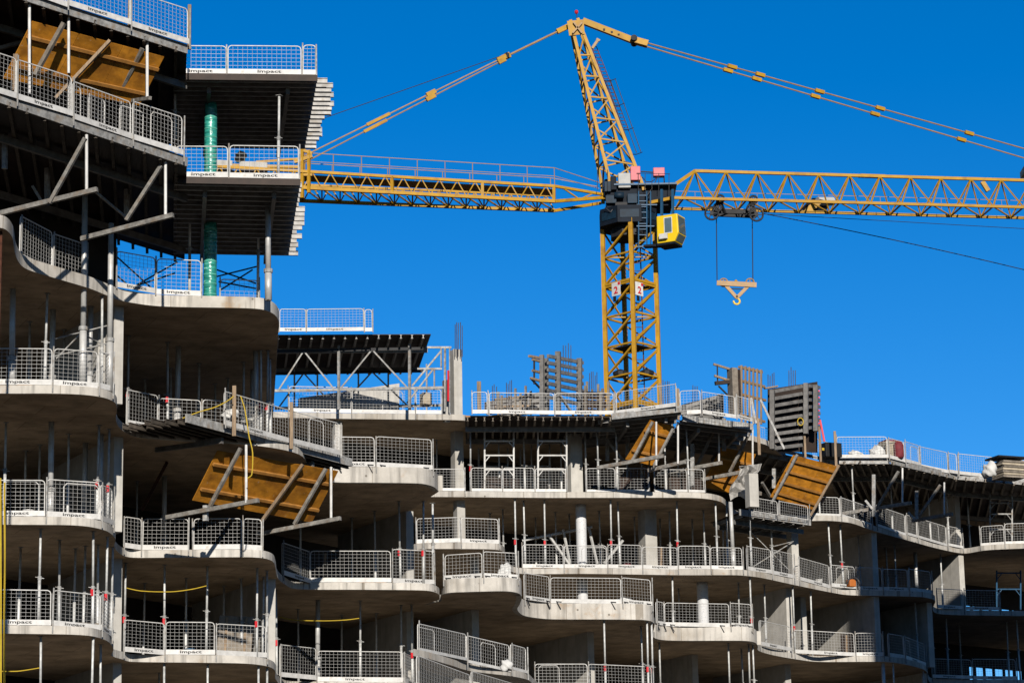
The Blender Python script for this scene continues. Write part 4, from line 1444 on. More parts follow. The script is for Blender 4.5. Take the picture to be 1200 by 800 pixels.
props('C', 'D', 'C', 'D', 'deep in shade beneath upper curved slab', [(35, 'plain', 4.5), (75, 'plain', 5.5), (104, 'thick', 2.2), (170, 'plain', 6.0), (232, 'plain', 3.0), (252, 'plain', 6.0), (285, 'plain', 2.4)])
props('B', 'C', 'B', 'C', 'deep in shade behind big orange panel', [(45, 'plain', 4.0), (80, 'plain', 2.2), (160, 'plain', 4.0), (192, 'thick', 3.0), (352, 'plain', 3.0), (412, 'plain', 4.0), (440, 'plain', 2.5)])
props('A', 'B', 'A', 'B', 'deep in shade on lowest slab', [(22, 'plain', 4.0), (70, 'plain', 2.5), (98, 'plain', 3.4), (168, 'plain', 4.5), (218, 'plain', 3.2), (262, 'plain', 4.8), (350, 'plain', 3.0), (400, 'plain', 4.5)])
props('C', 'D', 'C2', 'D2', 'deep in shade on long centre slab', [(590, 'plain', 3.0), (628, 'plain', 5.0), (668, 'plain', 4.0), (704, 'plain', 3.2), (745, 'plain', 4.5), (785, 'plain', 3.0), (812, 'plain', 5.0), (848, 'plain', 4.0), (1040, 'plain', 4.0)])
props('D', 'E', 'D2', None, 'deep in shade under roof decks', [(512, 'plain', 4.0), (585, 'plain', 3.0), (615, 'plain', 2.0), (645, 'plain', 4.5), (735, 'plain', 3.0), (752, 'plain', 4.5), (780, 'plain', 2.5), (795, 'plain', 4.0), (960, 'plain', 3.0),
                                                              (1000, 'plain', 2.0), (1045, 'plain', 3.5), (1090, 'plain', 2.5)])
for i, (x0, x1, dy) in enumerate([(62, 78, 0.9), (84, 105, 1.1), (120, 150, 1.3)]):
    pa, pb = onz(x0, 114 + (x0) * 0.325, LV['E']), onz(x1, 114 + x1 * 0.325, LV['E'])
    off = V((0.25, dy, 0.07))
    rail_panel(pa + off, pb + off, 1.05, f'spare mesh guard rail, {ORD[i]} from left behind leaning board rail', toe=0.0, below=0.0)
for px, k, lo, lab in [(590, 'D2', 'D', 'grey stacked panels left on upper centre slab'), (745, 'D2', 'D', 'grey stacked panels right on upper centre slab'), (805, 'D2', 'D', 'dark stacked panels under the pointed deck')]:
    p = xy_at(px, Ye(k, px, 2.2), LV[lo] + TH + CAM.z)
    sp = thing('panel_stack', lab, 'panel stack', p, 'stacked form panels')
    for i in range(5):
        c_ = p + WDV * 0.16 * i
        MB().box(c_ + V((0.10 * i * 0.3, 0, 0.52)), EV * 0.75, WDV * 0.03, V((0.0, 0.16, 0.5))).build('form_panel', M['filmply' if i % 2 == 0 else 'greytimber'], sp)


# ------------------------------------------------------------------ scaffold frames
def ladder_frame(label, x0, x1, y0, y1, Y, rungs, m='white_paint', group='scaffold frames'):
    t = thing('scaffold_frame', label, 'scaffold', at(x0, y1, Y), group)
    for x in (x0, x1):
        MB().tube(at(x, y0, Y), at(x, y1, Y), 0.042, 8).build('upright', M[m], t)
    for y in rungs:
        MB().tube(at(x0, y, Y), at(x1, y, Y), 0.038, 8).build('rung', M[m], t)
        MB().tube(at(x0, y + 8, Y), at(x0 + 6, y + 0.5, Y), 0.022, 6).build('gusset', M[m], t)
        MB().tube(at(x1, y + 8, Y), at(x1 - 6, y + 0.5, Y), 0.022, 6).build('gusset', M[m], t)
    return t


YS = Ye('D2', 600, 0.9)
ladder_frame('left front white scaffold frame under centre deck', 568, 602, 506, 575, YS, [516.5, 533.5, 550])
ladder_frame('right front white scaffold frame under centre deck', 630.5, 664, 506, 575, YS, [516.5, 533.5, 550])
ladder_frame('left rear scaffold frame in shade under centre deck', 561, 595, 525, 577, YS + 3, [546, 562], 'galv')
ladder_frame('right rear scaffold frame in shade under centre deck', 610, 644, 525, 577, YS + 3, [546, 562], 'galv')
YS2 = Ye('D2', 1170, 1.5)
ladder_frame('scaffold frame at far right under roof deck', 1160, 1186, 576, 643, YS2, [589, 602, 620], 'galv')
ladder_frame('scaffold frame in shade at right edge', 1168, 1196, 668, 714, Ye('C2', 1180, 3), [671, 690], 'blue')


def cross_frame(label, pts, Y, m='galv', w=0.045):
    t = thing('cross_brace', label, 'scaffold brace', at(*pts[0][1], Y), 'cross braces between props')
    for a, b in pts:
        MB().tube(at(*a, Y), at(*b, Y + 0.3), w / 2, 6).build('brace_tube', M[m], t)


cross_frame('braced tubes between props at upper far left', [((64, 397), (128, 381)), ((64, 417), (128, 402)), ((94, 391), (66, 420)), ((96, 391), (120, 403))], 79.0)
cross_frame('crossed dark tubes left of lower green column', [((136, 300), (178, 338)), ((160, 334), (208, 307)), ((136, 322), (150, 334)), ((205, 320), (150, 338))], 83.0, 'darksteel', 0.05)
cross_frame('crossed dark tubes right of lower green column', [((254, 324), (302, 312)), ((256, 330), (300, 338)), ((254, 316), (300, 332)), ((258, 340), (296, 316))], 85.5, 'darksteel', 0.05)
cross_frame('crossed tubes under the loading platform', [((876, 626), (900, 620)), ((879, 622), (925, 668)), ((882, 664), (930, 634)), ((930, 634), (902, 641))], Ye('C2', 890, 1.8))
cross_frame('slanted beams behind the white round column', [((612, 633), (694, 617)), ((690, 618), (700, 660)), ((708, 660), (730, 633)), ((644, 628), (668, 662)), ((660, 620), (668, 660))], Ye('C2', 650, 3.0), 'alu', 0.13)

# ------------------------------------------------------------------ the tower crane
YM = 130.0
CR = thing('tower_crane', 'yellow tower crane with blue slewing platform rising behind the building', 'crane', xy_at(738, YM, 0.0))
mc = at(737.5, 300, YM)
mcx, mcy = mc.x, mc.y
half = 1.27
legs = [V((mcx - half, mcy, 0)), V((mcx + 0.05, mcy - half, 0)), V((mcx + half, mcy, 0)), V((mcx - 0.25, mcy + half, 0))]
ztop = at(737, 262, YM).z
for L_ in legs:
    MB().bar((L_.x, L_.y, 0), (L_.x, L_.y, ztop), 0.20).build('mast_leg', M['yellow'], CR)
ph = 1.49
z = at(737, 372, YM).z
zs = [z + ph * i for i in range(-25, 4) if 0.3 < z + ph * i < ztop - 0.2]
br = MB()
for i, zz_ in enumerate(zs):
    for j in range(4):
        a, b = legs[j], legs[(j + 1) % 4]
        br.bar((a.x, a.y, zz_), (b.x, b.y, zz_), 0.085)
        lo, hi = (a, b) if j in (0, 1) else (b, a)
        if zz_ + ph < ztop:
            br.bar((lo.x, lo.y, zz_ + 0.06), (hi.x, hi.y, zz_ + ph - 0.1), 0.085)
            if j in (2, 3):
                br.bar((hi.x, hi.y, zz_ + 0.06), (lo.x, lo.y, zz_ + ph - 0.1), 0.07)
    for j in (0, 1):
        a, b = legs[j], legs[j + 2]
        br.bar((a.x, a.y, zz_ + 0.02), (b.x, b.y, zz_ + 0.02), 0.055)
    if i % 4 == 2:
        for j in range(4):
            a, b = legs[j], legs[(j + 1) % 4]
            br.bar((a.x, a.y, zz_ + 0.12), (b.x, b.y, zz_ + 0.12), 0.12)
br.build('mast_bracing', M['yellow'], CR)
for i, zz_ in enumerate(zs):
    if i % 4 == 2 or i % 4 == 0:
        c4 = [V((mcx, mcy, zz_ - 0.05)).lerp(V((L_.x, L_.y, zz_ - 0.05)), 0.72) for L_ in legs]
        nn = len(c4)
        if zz_ > 15:
            MB().hexa([p for p in c4] + [p + V((0, 0, 0.05)) for p in c4]).build('mast_landing', M['darksteel'], CR)
ld = MB()
for dx in (-0.2, 0.2):
    ld.bar((mcx + 0.35 + dx, mcy + 0.1, 0), (mcx + 0.35 + dx, mcy + 0.1, ztop), 0.05)
k = 0
while 0.4 * k < ztop:
    ld.bar((mcx + 0.15, mcy + 0.1, 0.4 * k), (mcx + 0.55, mcy + 0.1, 0.4 * k), 0.03)
    k += 1
ld.build('mast_ladder', M['rust'], CR)
for jj, zz_ in enumerate(zs):
    if abs(proj(V((mcx, mcy, zz_)))[1] - 445) < 19:
        for j in (0, 1):
            m_ = (legs[j] + legs[j + 1]) / 2
            MB().lathe((m_.x, m_.y + 0.3, zz_), [(0.05, 0), (0.34, 0.05), (0.36, 0.22), (0.1, 0.34)], 10).build('cable_reel', M['darksteel'], CR)
# the two notice boards on the mast
NUM2 = text_mesh('2', 'numeral')
NUM2.materials.append(M['red'])
for j, px in ((0, 722), (1, 749)):
    a, b = legs[j], legs[j + 1]
    u = (b - a).normalized()
    nrm = V((u.y, -u.x, 0))
    c = at(px, 338.5, YM - 1.1)
    s = MB().box(c, u * 0.27, nrm * 0.012, (0, 0, 0.33)).build('notice_board', M['white_paint'], CR)
    put_text(NUM2, 'numeral', s, c + nrm * 0.03 + V((0, 0, -0.08)), u, (0, 0, 1), 0.48, 1.1)
    MB().box(c + u * 0.20 + V((0, 0, 0.24)) + nrm * 0.016, u * 0.07, nrm * 0.006, (0, 0, 0.07)).build('red_corner', M['red'], s)
    MB().box(c - u * 0.1 + V((0, 0, -0.48)) + nrm * 0.01, u * 0.09, nrm * 0.01, (0, 0, 0.13)).build('notice_plate', M['black'], CR)

# slewing ring and platform
zr0, zr1 = at(735, 272, YM).z, at(735, 249, YM).z
hexa = [V((mcx + 1.5 * math.cos(a), mcy + 1.5 * math.sin(a), 0)) for a in [math.pi / 8 + k * math.pi / 4 for k in range(8)]]
MB().prism(hexa, zr0 + 0.15, zr1).build('turntable', M['navy'], CR)
MB().prism([V((mcx + (p.x - mcx) * 0.62, mcy + (p.y - mcy) * 0.62, 0)) for p in hexa], zr0 - 0.35, zr0 + 0.17).build('slewing_ring', M['darksteel'], CR)
zp0, zp1 = zr1, at(735, 226, YM).z
MB().bx(mcx - 1.05, mcy - 0.95, zp0 - 0.02, mcx + 0.85, mcy + 1.0, zp1).build('machine_housing', M['navy'], CR)
MB().bx(mcx - 1.15, mcy - 0.65, zp1 - 0.2, mcx - 0.65, mcy + 0.8, zp1 + 0.55).build('slewing_motor', M['navy'], CR, bevel=0.08)
zd = at(750, 223, YM).z
MB().bx(mcx - 0.7, mcy - 1.25, zd - 0.08, mcx + 2.35, mcy + 0.9, zd).build('platform_deck', M['blue'], CR)
MB().bx(mcx + 0.7, mcy - 0.8, zp0 + 0.1, mcx + 2.1, mcy + 0.7, zd - 0.10).build('jib_foot', M['navy'], CR)
for k in (4, 5, 6):
    a_, b_ = hexa[k], hexa[(k + 1) % 8]
    d_ = (b_ - a_)
    n_ = V((d_.y, -d_.x, 0)).normalized()
    if n_.y > 0:
        n_ = -n_
    c_ = (a_ + b_) / 2 + V((0, 0, (zr0 + 0.15 + zr1) / 2)) + n_ * 0.015
    MB().box(c_, d_ * 0.40, n_ * 0.012, (0, 0, 0.20)).build('turntable_panel', M['deepblue'], CR)
for i, (x, y, w, h, m_) in enumerate([(716, 234, 0.26, 0.20, 'deepblue'), (728, 240, 0.30, 0.12, 'darksteel'), (741, 233, 0.24, 0.24, 'deepblue'), (712, 219, 0.16, 0.26, 'deepblue'), (719, 215, 0.14, 0.34, 'navy')]):
    MB().box(at(x, y, YM - 1.08), (w, 0, 0), (0, 0.10, 0), (0, 0, h)).build('machine_panel', M[m_], CR, bevel=0.02)
for x0, x1 in ((709, 722), (724, 744)):
    MB().path([at(x0, 243, YM - 1.1), at((x0 + x1) / 2, 247 + (x1 - x0) * 0.12, YM - 1.15), at(x1, 240, YM - 1.1)], 0.03, 6).build('power_cable', M['cable'], CR)
MB().tube(at(720, 229, YM - 1.2), at(731, 229, YM - 1.2), 0.16, 12).build('slewing_gearbox', M['deepblue'], CR, smooth=True)
_r = MB()
for x in (700, 706, 712, 748, 756, 764, 772, 784):
    _r.tube(at(x, 223, YM - 1.25), at(x, 199 if x < 720 else 203, YM - 1.25), 0.016, 5)
_r.tube(at(746, 203, YM - 1.25), at(785, 204, YM - 1.25), 0.014, 5)
_r.build('platform_rail', M['darksteel'], CR)


def crane_box(name, m, x0, x1, y0, y1, Y, d=0.45):
    a, b = at(x0, y1, Y), at(x1, y0, Y)
    return MB().bx(a.x, Y - d / 2, a.z, b.x, Y + d / 2, b.z).build(name, M[m], CR, bevel=0.03)


crane_box('grey_cabinet', 'greybox', 724.5, 738.5, 204.5, 222, YM - 0.9, 0.6)
crane_box('red_cabinet', 'pink', 739, 750, 196, 212.5, YM - 1.0, 0.4)
crane_box('red_cabinet', 'pink', 765.5, 778.5, 197.5, 207.5, YM - 0.6, 0.4)
MB().bar(at(751, 201, YM - .8), at(779, 203, YM - .6), 0.05).build('cabinet_rail', M['darksteel'], CR)
MB().bar(at(778, 206, YM - .6), at(779, 224, YM - .6), 0.05).build('cabinet_post', M['darksteel'], CR)
cb = [at(752, 207, YM - .9), at(757, 213, YM - .9), at(764, 213, YM - .9), at(771, 207, YM - .7)]
MB().path(cb, 0.022).path([at(770, 209, YM - .9), at(765, 219, YM - 1), at(758, 230, YM - 1)], 0.022).build('power_cable', M['cable'], CR)
# ladder beside the ring
ll = MB()
for x in (748.5, 758, 762.5):
    ll.bar(at(x, 224, YM - 1.35), at(x, 291, YM - 1.35), 0.05)
for i in range(10):
    y = 229 + i * 6.6
    ll.bar(at(748.5, y, YM - 1.35), at(758, y, YM - 1.35), 0.035)
for y in (240, 265, 289):
    ll.bar(at(746, y, YM - 1.35), at(770, y, YM - 1.35), 0.05)
ll.build('access_ladder', M['blue'], CR)
# operator cab hung under the platform
cab_az = R(-27)
cx_, cy_ = V((math.cos(cab_az), math.sin(cab_az), 0)), V((-math.sin(cab_az), math.cos(cab_az), 0))
cu_ = V((0, 0, 1))
cb0 = at(786.5, 286.5, YM - 1.9)
hw, hd, hh = 0.62, 0.48, 1.36
outline = [(-0.52, 0), (0.38, 0), (0.60, 0.42), (0.56, hh), (-0.52, hh)]
vs = []
for s in (-1, 1):
    for x, z_ in outline:
        vs.append(cb0 + cx_ * x + cy_ * (hd * s) + cu_ * z_)
cabm = MB().add(vs, [(0, 1, 2, 3, 4), (9, 8, 7, 6, 5)] + [(i, (i + 1) % 5, 5 + (i + 1) % 5, 5 + i) for i in range(5)])
cab = cabm.build('operator_cab', M['cabyellow'], CR, bevel=0.04)


def cab_pt(x, y, z_):
    return cb0 + cx_ * x + cy_ * y + cu_ * z_


f0 = -hd - 0.012
MB().box(cab_pt(0.08, -hd - 0.002, 0.84), cx_ * 0.215, cy_ * 0.006, cu_ * 0.40).build('window_frame', M['white_paint'], cab)
MB().hexa([cab_pt(-0.10, f0, 0.48), cab_pt(0.26, f0, 0.48), cab_pt(0.26, f0 + .02, 0.48), cab_pt(-0.10, f0 + .02, 0.48),
           cab_pt(-0.10, f0, 1.20), cab_pt(0.26, f0, 1.20), cab_pt(0.26, f0 + .02, 1.20), cab_pt(-0.10, f0 + .02, 1.20)]).build('side_window', M['glass'], cab, bevel=0.008)
e = 0.015
MB().hexa([cab_pt(0.60 + e, -0.40, 0.44), cab_pt(0.60 + e, 0.40, 0.44), cab_pt(0.58, 0.40, 0.44), cab_pt(0.58, -0.40, 0.44),
           cab_pt(0.562 + e, -0.40, 1.28), cab_pt(0.562 + e, 0.40, 1.28), cab_pt(0.54, 0.40, 1.28), cab_pt(0.54, -0.40, 1.28)]).build('front_window', M['glass'], cab)
MB().hexa([cab_pt(0.41 + e, -0.38, 0.06), cab_pt(0.41 + e, 0.38, 0.06), cab_pt(0.40, 0.38, 0.08), cab_pt(0.40, -0.38, 0.08),
           cab_pt(0.585 + e, -0.38, 0.38), cab_pt(0.585 + e, 0.38, 0.38), cab_pt(0.57, 0.38, 0.40), cab_pt(0.57, -0.38, 0.40)]).build('lower_window', M['glass'], cab)
MB().box(cab_pt(-0.14, -hd - 0.10, 0.28), cx_ * 0.20, cy_ * 0.09, cu_ * 0.13).build('cooling_unit', M['white_paint'], cab, bevel=0.02)
MB().box(cab_pt(-0.08, 0, -0.05), cx_ * 0.46, cy_ * 0.46, cu_ * 0.05).build('cab_floor', M['navy'], CR)
MB().bar(at(755, 289, YM - 1.4), at(774, 288, YM - 1.6), 0.4, 0.1).build('cab_walkway', M['navy'], CR)
for px in (775.5, 788.5):
    MB().bar(at(px, 222, YM - 1.6), at(px, 256, YM - 1.7), 0.11).build('cab_hanger', M['blue'], CR)

# tower head: four leaning legs and their lattice
hb = {'fl': (at(714.5, 212, 129.0), at(668.5, 24, 129.6)), 'fr': (at(754, 219, 129.0), at(677, 22, 129.6)),
      'rl': (at(706, 222, 131.2), at(668, 30, 130.4)), 'rr': (at(739, 214, 131.2), at(677.5, 28, 130.4))}
for k_, (a, b) in hb.items():
    MB().bar(a, b, 0.15, up=(0, 1, 0)).build('head_leg', M['yellow'], CR)
    MB().bar(a, V((a.x + 0.02, a.y, zd - 0.3)), 0.17, up=(0, 1, 0)).build('head_foot', M['yellow'], CR)
hl = MB()
fr_ = [0.0, 0.13, 0.26, 0.39, 0.52, 0.65, 0.78, 0.9]


def hp(k_, f):
    a, b = hb[k_]
    return a.lerp(b, f)


for i, f in enumerate(fr_[:-1]):
    f2 = fr_[i + 1]
    for a, b in (('fl', 'fr'), ('fr', 'rr'), ('rr', 'rl'), ('rl', 'fl')):
        hl.bar(hp(a, f), hp(b, f2) if False else hp(b, f), 0.07)
        hl.bar(hp(a, f), hp(b, f2), 0.07)
hl.build('head_bracing', M['yellow'], CR)
MB().sheet([at(664.5, 25, 129.4), at(684, 23, 129.4), at(685, 40, 129.4), at(667, 42, 129.4)], 0.05).build('head_plate', M['yellow'], CR)
MB().sheet([at(664.5, 25, 130.5), at(684, 23, 130.5), at(685, 40, 130.5), at(667, 42, 130.5)], 0.05).build('head_plate', M['yellow'], CR)
MB().bar(at(672, 26, 129.3), at(682, 39, 129.3), 0.08).bar(at(682, 27, 129.3), at(671, 39, 129.3), 0.08).build('head_bracket', M['tan'], CR)
MB().tube(at(676, 22, 130), at(676, 15, 130), 0.02).build('aviation_lamp', M['darksteel'], CR)
MB().lathe(at(675.5, 16.5, 130), [(0.05, 0), (0.09, 0.05), (0.09, 0.16), (0.03, 0.2)], 8).build('aviation_lamp', M['red'], CR)
MB().bar(at(694, 57, 129.8), at(701, 47, 129.8), 0.13).bar(at(699, 46, 129.8), at(703, 48, 129.8), 0.10).build('stay_stub', M['tan'], CR)
# head ladder with hoops
hlad = MB()
for dx in (0, 6):
    hlad.bar(at(693 + dx, 55, 131), at(730 + dx, 150, 131), 0.035)
for i in range(24):
    f = i / 23
    hlad.bar(at(693 + 37 * f, 55 + 95 * f, 131), at(699 + 37 * f, 55 + 95 * f, 131), 0.03)
hlad.build('head_ladder', M['rust'], CR)
cg = MB()
for (a, b) in [((710, 94), (741, 181)), ((715, 93), (746, 179)), ((721, 93), (751, 178))]:
    cg.bar(at(*a, 130.6), at(*b, 130.6), 0.035)
for i in range(4):
    f = i / 3
    cg.path([at(708 + 31 * f, 95 + 86 * f, 131), at(715 + 31 * f, 95 + 86 * f, 130.4), at(721.5 + 31 * f, 92.5 + 86 * f, 130.8)], 0.022)
cg.build('ladder_cage', M['darksteel'], CR)

# counter jib
zc1 = at(707, 224, 129.0).z - CAM.z


def lerp_list(a, b, n):
    return [a.lerp(b, i / n) for i in range(n + 1)]


def chord(name, a, b, w, m='yellow'):
    return MB().bar(a, b, w).build(name, M[m], CR)


def extend(a, b, f):     # extend the line a->b at both ends
    return a + (a - b) * f[0], b + (b - a) * f[1]


ct0, ct1 = extend(onz(364, 201.5, zc1), onz(650, 218.3, zc1), (0.40, 0.0))
zcb = at(709, 231.5, 129.0).z - CAM.z
zcb = zc1 - 0.78
cn0, cn1 = extend(onz(365, 220.5, zcb), onz(650, 236, zcb), (0.40, 0.0))
cf0, cf1 = extend(onz(365, 235.8, zcb), onz(650, 247.0, zcb), (0.40, 0.0))
root = at(708, 231.5, 129.4)
root2 = at(704, 238, 130.6)
chord('counter_jib_chord', ct0, ct1, 0.13)
chord('counter_jib_chord', ct1, at(707, 228, 129.3), 0.12)
chord('counter_jib_chord', cn0, cn1, 0.16)
chord('counter_jib_chord', cn1, root, 0.15)
chord('counter_jib_chord', cf0, cf1, 0.15)
chord('counter_jib_chord', cf1, root2, 0.14)
fft0 = ct0 + (cf0 - cn0)
fft1 = ct1 + (cf1 - cn1)
chord('counter_jib_chord', fft0, fft1, 0.10)
nb = 19
cjb, cjd = MB(), MB()
A_, B_, C_, D_ = lerp_list(ct0, ct1, nb * 2), lerp_list(cn0, cn1, nb * 2), lerp_list(cf0, cf1, nb * 2), lerp_list(fft0, fft1, nb * 2)
for i in range(nb * 2):
    if i % 2 == 0:
        cjb.bar(B_[i], A_[i + 1], 0.05)
        cjd.bar(C_[i], D_[i + 1], 0.06)
    else:
        cjb.bar(A_[i], B_[i + 1], 0.05)
        cjd.bar(D_[i], C_[i + 1], 0.06)
    if i % 2 == 0:
        cjd.bar(B_[i], C_[i], 0.07)
        cjd.bar(B_[i], C_[i + 2], 0.06)
for f in (0.52, 0.785, 0.998):
    a, b = ct0.lerp(ct1, f), cn0.lerp(cn1, f)
    cjb.bar(a, b, 0.14)
cjb.bar(cn1.lerp(root, 0.5), ct1.lerp(at(707, 228, 129.3), 0.15), 0.06)
cjb.bar(cn1.lerp(root, 0.5), ct1.lerp(at(707, 228, 129.3), 0.8), 0.06)
cjb.build('counter_jib_lattice', M['yellow'], CR)
cjd.build('counter_jib_cross_bracing', M['yellow'], CR)
wk = MB()
wz = V((0, 0, -0.12))
inn = (cf0 - cn0).normalized()
wk.hexa([ct0 + wz + inn * 0.25, ct1 + wz + inn * 0.25, ct1 + wz + inn * 1.25, ct0 + wz + inn * 1.25,
         ct0 + wz * 0.6 + inn * 0.25, ct1 + wz * 0.6 + inn * 0.25, ct1 + wz * 0.6 + inn * 1.25, ct0 + wz * 0.6 + inn * 1.25])
wk.build('counter_jib_walkway', M['timber'], CR)
hr = MB()
ra, rb = onz(372, 183, zc1 + 0.75), onz(660, 197.5, zc1 + 0.75)
zrail = zc1 + 0.75
for side in (0, 1):
    sh = inn * (1.7 * side)
    a0, b0_ = ct0.lerp(ct1, 0.27) + sh, ct1 + sh
    up1 = V((0, 0, 0.92))
    hr.bar(a0 + up1, b0_ + up1, 0.03)
    hr.bar(a0 + up1 * 0.55, b0_ + up1 * 0.55, 0.025)
    nn = 9
    for i in range(nn + 1):
        p = a0.lerp(b0_, i / nn)
        hr.bar(p, p + up1, 0.028)
    hr.bar(b0_ + up1, at(702, 214, 129.4) + sh * 0.4, 0.03)
    hr.bar(b0_ + up1 * 0.55, at(702, 221, 129.4) + sh * 0.4, 0.025)
hr.build('counter_jib_handrail', M['tan'], CR)
for x0, x1 in ((-0.02, 0.06), (0.08, 0.16)):
    a, b = cn0.lerp(cn1, max(0, x0)), cn0.lerp(cn1, x1)
    MB().hexa([a + inn * 0.2 - V((0, 0, 0.6)), b + inn * 0.2 - V((0, 0, 0.6)), b + inn * 1.5 - V((0, 0, 0.6)), a + inn * 1.5 - V((0, 0, 0.6)),
               a + inn * 0.2 + V((0, 0, 1.2)), b + inn * 0.2 + V((0, 0, 1.2)), b + inn * 1.5 + V((0, 0, 1.2)), a + inn * 1.5 + V((0, 0, 1.2))]).build('counterweight', M['column_concrete'], CR, bevel=0.03)
# pendant tie frame at the counter-jib end
pf = MB()
yl = ct0.lerp(ct1, 0.275).y
for a, b, w in [((354, 172), (354, 232), .16), ((362, 176), (362, 226), .14), ((345, 190), (366, 183), .16), ((352, 205), (366, 205), .12), ((270, 194), (354, 196), .14), ((300, 190), (354, 186), .1), ((354, 176), (366, 180), .14)]:
    pf.bar(at(*a, yl), at(*b, yl), w)
pf.build('tie_frame', M['yellow'], CR)


# pendant bars
def pendant(label_pts, r, couplers, Y0, Y1, m='tan', cw=0.14, cl=0.3):
    (a, b) = label_pts
    pa, pb = at(*a, Y0), at(*b, Y1)
    o = MB().tube(pa, pb, r, 8).build('pendant_bar', M[m], CR)
    for (f, ln, w) in couplers:
        c = pa.lerp(pb, f)
        d = (pb - pa).normalized()
        MB().bar(c - d * ln / 2, c + d * ln / 2, w, w * 1.2).build('coupler', M['yellow'], o)
    return o


YJ = 141.0
for (x0, y0), (x1, y1), cps in (((758, 50.5), (1290, 199.5), [859, 892, 962, 1033, 1137]), ((757, 54.5), (1290, 212), [854, 888, 957, 1027, 1128])):
    YY0, YY1 = 129.6, 140.0
    cl_ = []
    for cxp in cps:
        s = (cxp - x0) / (x1 - x0)          # picture fraction -> fraction along the bar
        f = s * YY0 / (YY1 + s * (YY0 - YY1))
        cl_.append((f, 0.5, 0.15))
    pendant(((x0, y0), (x1, y1)), 0.036, cl_, YY0 + (0.5 if y0 > 52 else -0.5) * 0 , YY1, 'tan')
MB().bar(at(683, 25, 129.8), at(741, 47.5, 129.7), 0.26, 0.30).build('head_link', M['yellow'], CR)
MB().bar(at(741, 47, 129.6), at(759, 52, 129.6), 0.38, 0.30).build('link_plate', M['yellow'], CR)
MB().tube(at(743, 44, 129.3), at(743, 52, 129.9), 0.16, 12).build('link_pin', M['darksteel'], CR)
for x, y in ((708, 35), (717, 38), (725, 41)):
    MB().box(at(x, y, 129.62), (0.05, 0, 0), (0, 0.03, 0), (0, 0, 0.05)).build('link_bolt', M['darksteel'], CR)
pendant(((664, 32), (590, 68)), 0.055, [(0.06, 0.7, 0.2), (0.97, 0.5, 0.22)], 129.8, 129.0, 'tan')
pendant(((588, 68.5), (354, 184)), 0.034, [(0.0, 0.5, 0.18), (0.36, 0.5, 0.18), (0.625, 1.3, 0.12)], 128.9, 126.5, 'tan')
pendant(((588, 71.5), (352, 193)), 0.034, [(0.0, 0.4, 0.18), (0.36, 0.5, 0.18), (0.635, 1.3, 0.12)], 128.2, 125.6, 'tan')
MB().tube(at(598, 62, 129), at(330, 156, 126.5), 0.018, 6).build('stay_rope', M['cable'], CR)
MB().lathe(at(594, 66, 129), [(0.02, -0.15), (0.14, -0.1), (0.14, 0.12), (0.02, 0.2)], 8).build('rope_clamp', M['darksteel'], CR)

# jib
zj = at(789, 232, 128.9).z - CAM.z
jn0, jn1 = onz(789, 232, zj), onz(1200, 243, zj)
jf0, jf1 = onz(791, 244.5, zj), onz(1200, 255.5, zj)
EXT = 0.30
mid0 = (jn0 + jf0) / 2
ta = at(814, 200.5, (jn0.y + jf0.y) / 2 + 0.1)
tb_ = onz(1200, 211.5, ta.z - CAM.z)
jn1 = jn1 + (jn1 - jn0) * EXT
jf1 = jf1 + (jf1 - jf0) * EXT
tb_ = tb_ + (tb_ - ta) * EXT
chord('jib_chord', jn0, jn1, 0.125)
chord('jib_chord', jf0, jf1, 0.125)
chord('jib_chord', ta, tb_, 0.14)
chord('jib_chord', at(781, 223, 129.4), ta, 0.16)
chord('jib_chord', at(760, 238, 129.2), jn0, 0.15)
chord('jib_chord', at(762, 245, 130.6), jf0, 0.15)
nj = 14
jl, jl2 = MB(), MB()
TT = lerp_list(ta, tb_, nj)
lenT = (tb_ - ta).length / nj
du = (tb_ - ta).normalized()


def foot(a0, a1, p):
    d = (a1 - a0).normalized()
    return a0 + d * (p - a0).dot(d)


nodes_n = [foot(jn0, jn1, TT[0] - du * lenT * 0.5)] + [foot(jn0, jn1, p + du * lenT * 0.5) for p in TT]
nodes_f = [foot(jf0, jf1, TT[0] - du * lenT * 0.5)] + [foot(jf0, jf1, p + du * lenT * 0.5) for p in TT]
for i, p in enumerate(TT):
    for nd in (nodes_n, nodes_f):
        jl.bar(p, nd[i], 0.06)
        jl.bar(p, nd[i + 1], 0.06)
for i in range(len(nodes_n) - 1):
    jl2.bar(nodes_n[i], nodes_f[i], 0.06)
    jl2.bar(nodes_n[i], nodes_f[i + 1], 0.06)
jl.build('jib_lattice', M['yellow'], CR)
jl2.build('jib_floor_bracing', M['yellow'], CR)
jw = MB()
for f in (0.35, 0.62):
    a, b = (jn0 + jf0) / 2 + V((0, 0, f)), (jn1 + jf1) / 2 + V((0, 0, f))
    jw.bar(a, b, 0.022)
for i, p in enumerate(TT[::2]):
    q = foot((jn0 + jf0) / 2, (jn1 + jf1) / 2, p)
    jw.bar(q, q + V((0, 0, 0.62)), 0.02)
jw.build('jib_guide_rope', M['tan'], CR)
MB().bar(at(1007, 206, ta.y + 5), at(1036, 207, ta.y + 5.6), 0.30, 0.14).build('chord_splice', M['yellow'], CR)
MB().bar(at(1151, 213, 139.0), at(1158, 224, 139.0), 0.22).build('chord_bracket', M['yellow'], CR)
wc = (jn0.lerp(jn1, 0.31) + jf0.lerp(jf1, 0.31)) / 2
MB().hexa([at(938, 250, 133), at(966, 250, 133.4), at(974, 238, 134.6), at(948, 238, 134.2), at(941, 245, 133), at(969, 245, 133.4), at(978, 232, 134.6), at(952, 232, 134.2)]).build('winch_frame', M['navy'], CR)
